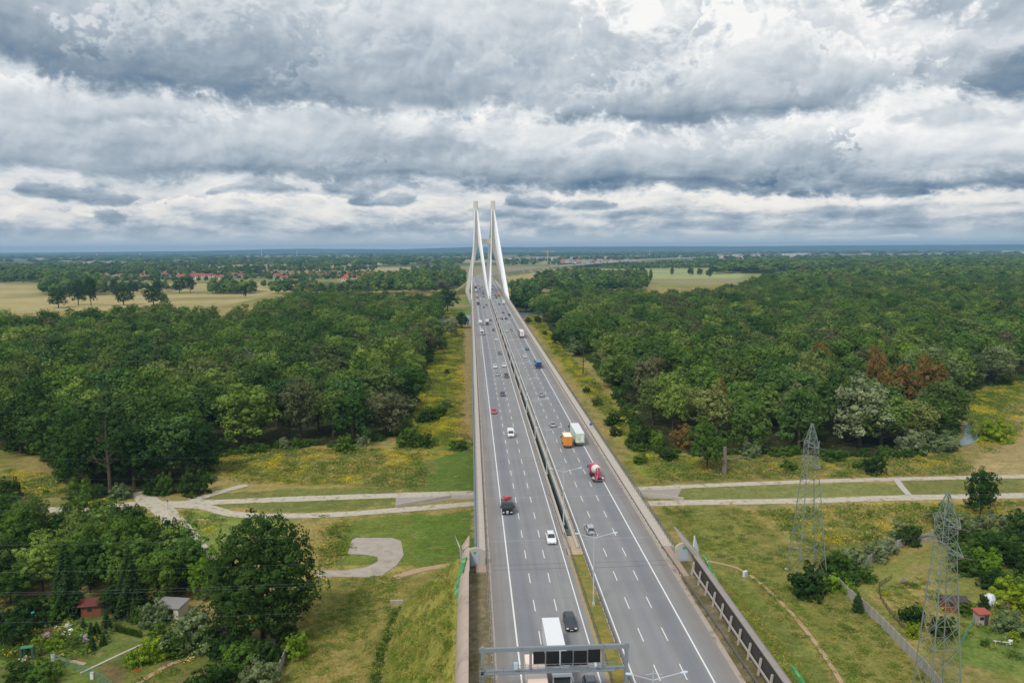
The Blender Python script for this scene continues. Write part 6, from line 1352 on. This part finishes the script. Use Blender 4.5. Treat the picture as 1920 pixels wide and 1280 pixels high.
x, y = G(1880,1207); r_ = empty('garden_bench', (x, y, 0), -.3, 'pale bench on the right garden lawn', 'bench'); b = MB(); b.box((-.3,0,.45), (2.4,.45,.08)); b.build('seat', m_conc, r_)
for s_ in (-1.2, .6): b = MB(); b.box((s_,0,.2), (.1,.4,.42)); b.build('leg', m_conc, r_)
b = MB(); b.tube([(1.4,0,0),(1.4,0,.7)], .35, 10); tag(b.build('water_butt', p_white, None, loc=(x, y, 0)), 'white water barrel beside the bench on the right lawn', 'barrel')
x, y = G(168,957); r_ = empty('path_barrier', (x, y, 0), .9, 'yellow height barrier across the gravel path at left', 'barrier'); my = mat('yellow_barrier_paint', S(226,180,70), .5)
for s_ in (0, 4.2): b = MB(); b.bar((s_,0,0), (s_,0,2.3), .22); b.build('post', my, r_)
b = MB(); b.bar((-.2,0,2.3), (4.4,0,2.3), .2); b.build('crossbar', my, r_)
x, y = G(315,955); r_ = empty('signpost', (x, y, 0), 0, 'thin pole with a small blue sign at the path fork', 'sign'); b = MB(); b.tube([(0,0,0),(0,0,2.8)], .05, 6); b.build('pole', m_galv, r_); b = MB(); b.box((0,-.06,2.5), (.5,.04,.5)); b.build('plate', mat('traffic_blue', S(50,100,180), .5), r_)
# stone ramps beside the bridge under the deck, with their edge walls
def ramp(pts, label, m_, h=.5, w=.35):
    g = GP(*pts); b = MB()
    for a, c in zip(g[:-1], g[1:]): b.bar((a[0], a[1], h/2), (c[0], c[1], h/2), w, h)
    tag(b.build('retaining_wall', m_), label, 'wall')
ramp([(742,951),(790,943),(846,933),(892,933)], 'low pale retaining wall beside the gravel path left of the bridge', m_conc, .9); ramp([(1196,930),(1232,931),(1282,938)], 'low pale retaining wall beside the gravel path right of the bridge', m_conc, .9)
ramp([(360,976),(420,973)], 'short concrete kerb in the grass below the path fork', m_conc, .3)
m_paving = mat('stone_paving', S(158,152,142,K), .9, var=.3, scale=1.2, coord='P')
for pts, zz in ([(742,929),(892,925),(892,936),(846,936),(790,945),(742,950)], .04), ([(1196,917),(1278,916),(1270,932),(1196,930)], .04), ([(1210,922),(1262,923),(1268,936),(1215,934)], .05):
    g = GP(*pts); b = MB(); b.add([(x, y, zz) for x, y in g], [tuple(range(len(g)))]); b.build('paving', m_paving)['kind'] = 'structure'
x, y = G(744,1131); b = MB(); b.box((0,0,.1), (2.6,.5,1.2)); b.box((0,-.3,-.3), (1.2,.8,.6)); tag(b.build('culvert_head', m_conc_dirty, loc=(x, y, 0)), 'small concrete culvert head where the ditch begins', 'culvert')
# ------------------------------------------------------------------ far houses, blocks and masts
def house(x, y, w, d, h, rz, wallm, roofm, label, group, cat='house', pitch=None, nm='house', floors=1):
    pitch = h*.8 if pitch is None else pitch; r_ = empty(nm, (x, y, 0), rz, label, cat, group)
    b = MB(); b.box((0,0,h/2), (w,d,h)); b.build('wall', wallm, r_)
    b = MB(); W2, D2 = w/2+.5, d/2+.5
    if pitch > .6: b.loft([[(-W2,-D2,h),(-W2,0,h+pitch),(-W2,D2,h)],[(W2,-D2,h),(W2,0,h+pitch),(W2,D2,h)]])
    else: b.box((0,0,h+.2), (w+.6,d+.6,.4))
    rf = b.build('roof', roofm, r_)
    if pitch > .6: b = MB(); b.box((w*.2,d*.12,h+pitch*.9), (.8,.8,1.4)); b.build('chimney', roofm, rf)
    for fl in range(floors):
        z = h*(fl+.55)/floors; n = max(2, int(w/5))
        for j in range(n):
            b = MB(); b.box((-w/2+w*(j+.5)/n, -d/2-.03, z), (w/n*.45, .08, h/floors*.42)); b.build('window', m_glass, r_)
    return r_
rr = random.Random(5); m_wl = [mat('white_house_wall', S(226,222,214), .8), mat('cream_house_wall', S(214,200,176), .8), mat('grey_house_wall', S(176,172,168), .8)]; m_rf = [mat('orange_tile_roof', S(172,92,68), .8, var=.25, scale=.3), mat('red_tile_roof', S(150,78,64), .8, var=.25, scale=.3), mat('brown_tile_roof', S(140,92,78), .8), mat('slate_roof', S(120,122,128), .8)]
VIL = [(246,523.5),(254,525),(268,524),(282,523),(292,524),(319,524),(341,522),(352,521),(362,523),(372,520),(384,522),(393,521),(412,524),(440,519),(453,522),(478,520),(520,522),(533,524),(545,521),(558,522),(600,521),(615,519),(622,522),(648,527),(664,523),(678,525),(684,520),(700,519),(712,524),(720,521),(724,525),(741,521),(755,522),(775,522),(832,516),(232,520),(262,519.5),(310,519),(330,518.5),(402,517.5),(425,518),(500,516.5),(628,518.5),(655,518),(690,516.5),(730,517),(768,516.5),(795,519),(585,519)]
for i, (px, py) in enumerate(VIL):
    x, y = G(px, py); w = rr.uniform(13, 19); big__ = i in (7, 8, 9, 10, 11)
    if big__: w = 30
    house(x, y, w*1.15, rr.uniform(9, 12), rr.uniform(5, 7), rr.uniform(-.5, .5), m_wl[rr.randrange(3)], m_rf[rr.choice((0, 0, 1, 1, 1, 2, 3)) if not big__ else 1], 'far house among trees in the village beyond the left fields' if i != 23 else 'largest red roofed house at the edge of the far village', 'houses of the far village' if i != 23 else None)
x, y = G(642,524.5); house(x, y, 26, 14, 7, .3, m_wl[1], m_rf[0], 'big house with a bright orange red roof standing alone before the far village', None)
AP = [(952+i*8.6, 489.6+.8*((i*7) % 3)-i*.22) for i in range(22)]
for i, (px, py) in enumerate(AP):
    x, y = G(px, py); house(x, y, rr.uniform(30, 50), 16, rr.uniform(14, 20), rr.uniform(-.3, .3), m_wl[0 if i % 3 else 1], m_rf[(3, 1, 3, 0)[i % 4]], 'pale apartment block in the far housing estate right of the pylons', 'apartment blocks of the far estate', 'building', .3 if i % 2 else 4, 'apartment_block', 4)
rr2 = random.Random(9)
for i in range(26):
    px, py = rr2.uniform(1050, 1175), rr2.uniform(489, 494.5); x, y = G(px, py); house(x, y, rr2.uniform(14, 24), 11, rr2.uniform(6, 8), rr2.uniform(-.5, .5), m_wl[i % 3], m_rf[(0, 2, 3, 2, 3)[i % 5]], 'small far house among trees between housing estate and viaduct', 'small houses beside the far estate')
SC_ = [(75,485,0),(140,483,1),(170,489,0),(305,489,1),(335,491,0),(398,490,1),(440,480,0),(470,482,0),(560,486,0),(590,487,0),(640,484,0),(700,493,2),(712,493,2),(795,491,2),(806,491,2),(855,489,1),(870,490,1),(1180,478,0),(1210,480,1),(1222,478,0),(1290,481,0),(1360,480,1),(1375,481,1),(1390,480,1),(1410,480,0),(1430,479,0),(1482,477,2),(1512,476,2),(1570,475,0),(1625,475,1),(1650,480,1),(1668,480,1),(1772,480,2),(1795,479,0),(1802,479,0),(1817,479,0),(1895,472,2),(1910,473,2),(1865,478,2),(1380,478,0),(1330,480,0),(740,484,0),(660,481,0),(840,486,0),(520,482,0),(250,486,0)]
for i, (px, py, t) in enumerate(SC_):
    x, y = G(px, py+2); s_ = y/4500; w = (38, 46, 90)[t]*min(s_, 2.2)
    house(x, y, w, 16*s_, (9, 9, 12)[t]*min(s_, 1.7), 0, m_wl[0 if t != 1 else 1], m_rf[(2, 1, 3)[t]], ('pale building far away on the plain', 'far building with a reddish roof on the plain', 'long white hall far away on the plain')[t], ('small far buildings', 'small far red roofed buildings', 'long far halls')[t], 'building', .4 if t else 3, 'far_building', 1)
def mast(px, py, top, label, m_=None, w=5):
    x, y = G(px, py); z = at_plane(px, top, y)[1]; r_ = empty('chimney_mast', (x, y, 0), 0, label, 'chimney', 'thin far masts and chimneys'); b = MB(); n = 5
    for k_ in range(n):
        b.cur = k_ % 2; b.tube([(0,0,z*k_/n),(0,0,z*(k_+1)/n)], [w*(1-.4*k_/n)*.5, w*(1-.4*(k_+1)/n)*.5], 8)
    b.build('shaft', [mat('far_white_band', S(226,214,208), .8), mat('far_red_band', S(170,96,92), .8)], r_)
for px, py, t, lab in ((182,484,470,'red and white chimney on the far left plain'),(263,484,468,'second red and white chimney right of the first'),(491,484,470,'thin far mast left of the middle'),(557,482,470,'thin far mast nearer the pylons'),(1218,482,470,'far tower above the viaduct'),(1766,482,472,'thin white mast beside a white hall at far right'),(1421,484,474,'thin mast above the far dark wood')):
    mast(px, py, t, lab, w=9)
x, y = G(1027,492); r_ = empty('tower_crane', (x, y, 0), 0, 'small yellow construction crane over the far housing estate', 'crane'); b = MB(); b.box((0,0,28), (3,3,56)); b.build('mast', my, r_); b = MB(); b.box((6,0,56), (70,2.6,2.6)); b.build('jib', my, r_)
# hills on the horizon
def hills(name, Y, h0, seed, x0=-17500, x1=17500, col=(44,70,58), hx=None, n=420, thick=3000):
    X = np.linspace(x0, x1, n); pr = fbm(X/3800, X*0, seed, 4); pr2 = fbm(X/500, X*0+3, seed+5, 3)
    base_ = np.interp(X/Y, *hx); top = base_*(.78+.35*pr)+base_*.10*pr2
    b = MB(); K_ = 7; rows = []
    for k_ in range(K_):
        t = k_/(K_-1); rows.append([(x, Y+t*thick+400*(pr[i]-.5), -2+(top[i]+2)*sin(min(t*1.25, 1)*pi/2)**.8+(0 if k_ in (0, K_-1) else (fbm(x/260, t*9, seed+9, 2)-.5)*6)) for i, x in enumerate(X)])
    vs = [p for r in rows for p in r]; fs = [(k_*n+i, k_*n+i+1, (k_+1)*n+i+1, (k_+1)*n+i) for k_ in range(K_-1) for i in range(n-1)]
    o = b.add(vs, fs).build(name, mat('wooded_hill', S(*col), 1, var=.25, scale=.0015, coord='P', col2=S(86,100,72), f2=(.58,.68), scale2=.0006)); o['kind'] = 'structure'
hills('hills', 12800, 100, 3, hx=([-1,-.60,-.40,-.25,-.10,.02,.15,.4,.8,1.2], [34,50,60,95,80,120,108,92,104,100]))
#hills('hills', 19000, 100, 8, hx=([-1,-.5,-.28,0,.15,.5,1], [80,80,95,120,110,100,110]))
# ------------------------------------------------------------------ haze
hz_m = bpy.data.materials.new('haze'); hz_m.use_nodes = True; t = hz_m.node_tree; t.nodes.clear(); pv = t.nodes.new('ShaderNodeVolumePrincipled'); mo = t.nodes.new('ShaderNodeOutputMaterial'); t.links.new(pv.outputs[0], mo.inputs['Volume'])
pv.inputs['Color'].default_value = (.33, .61, .92, 1); pv.inputs['Density'].default_value = 7.2e-5; pv.inputs['Anisotropy'].default_value = 0.0
b = MB(); b.box((0, 8000, 78), (36400, 17600, 164)); o = b.build('haze', hz_m); o['kind'] = 'stuff'; o.display_type = 'WIRE'
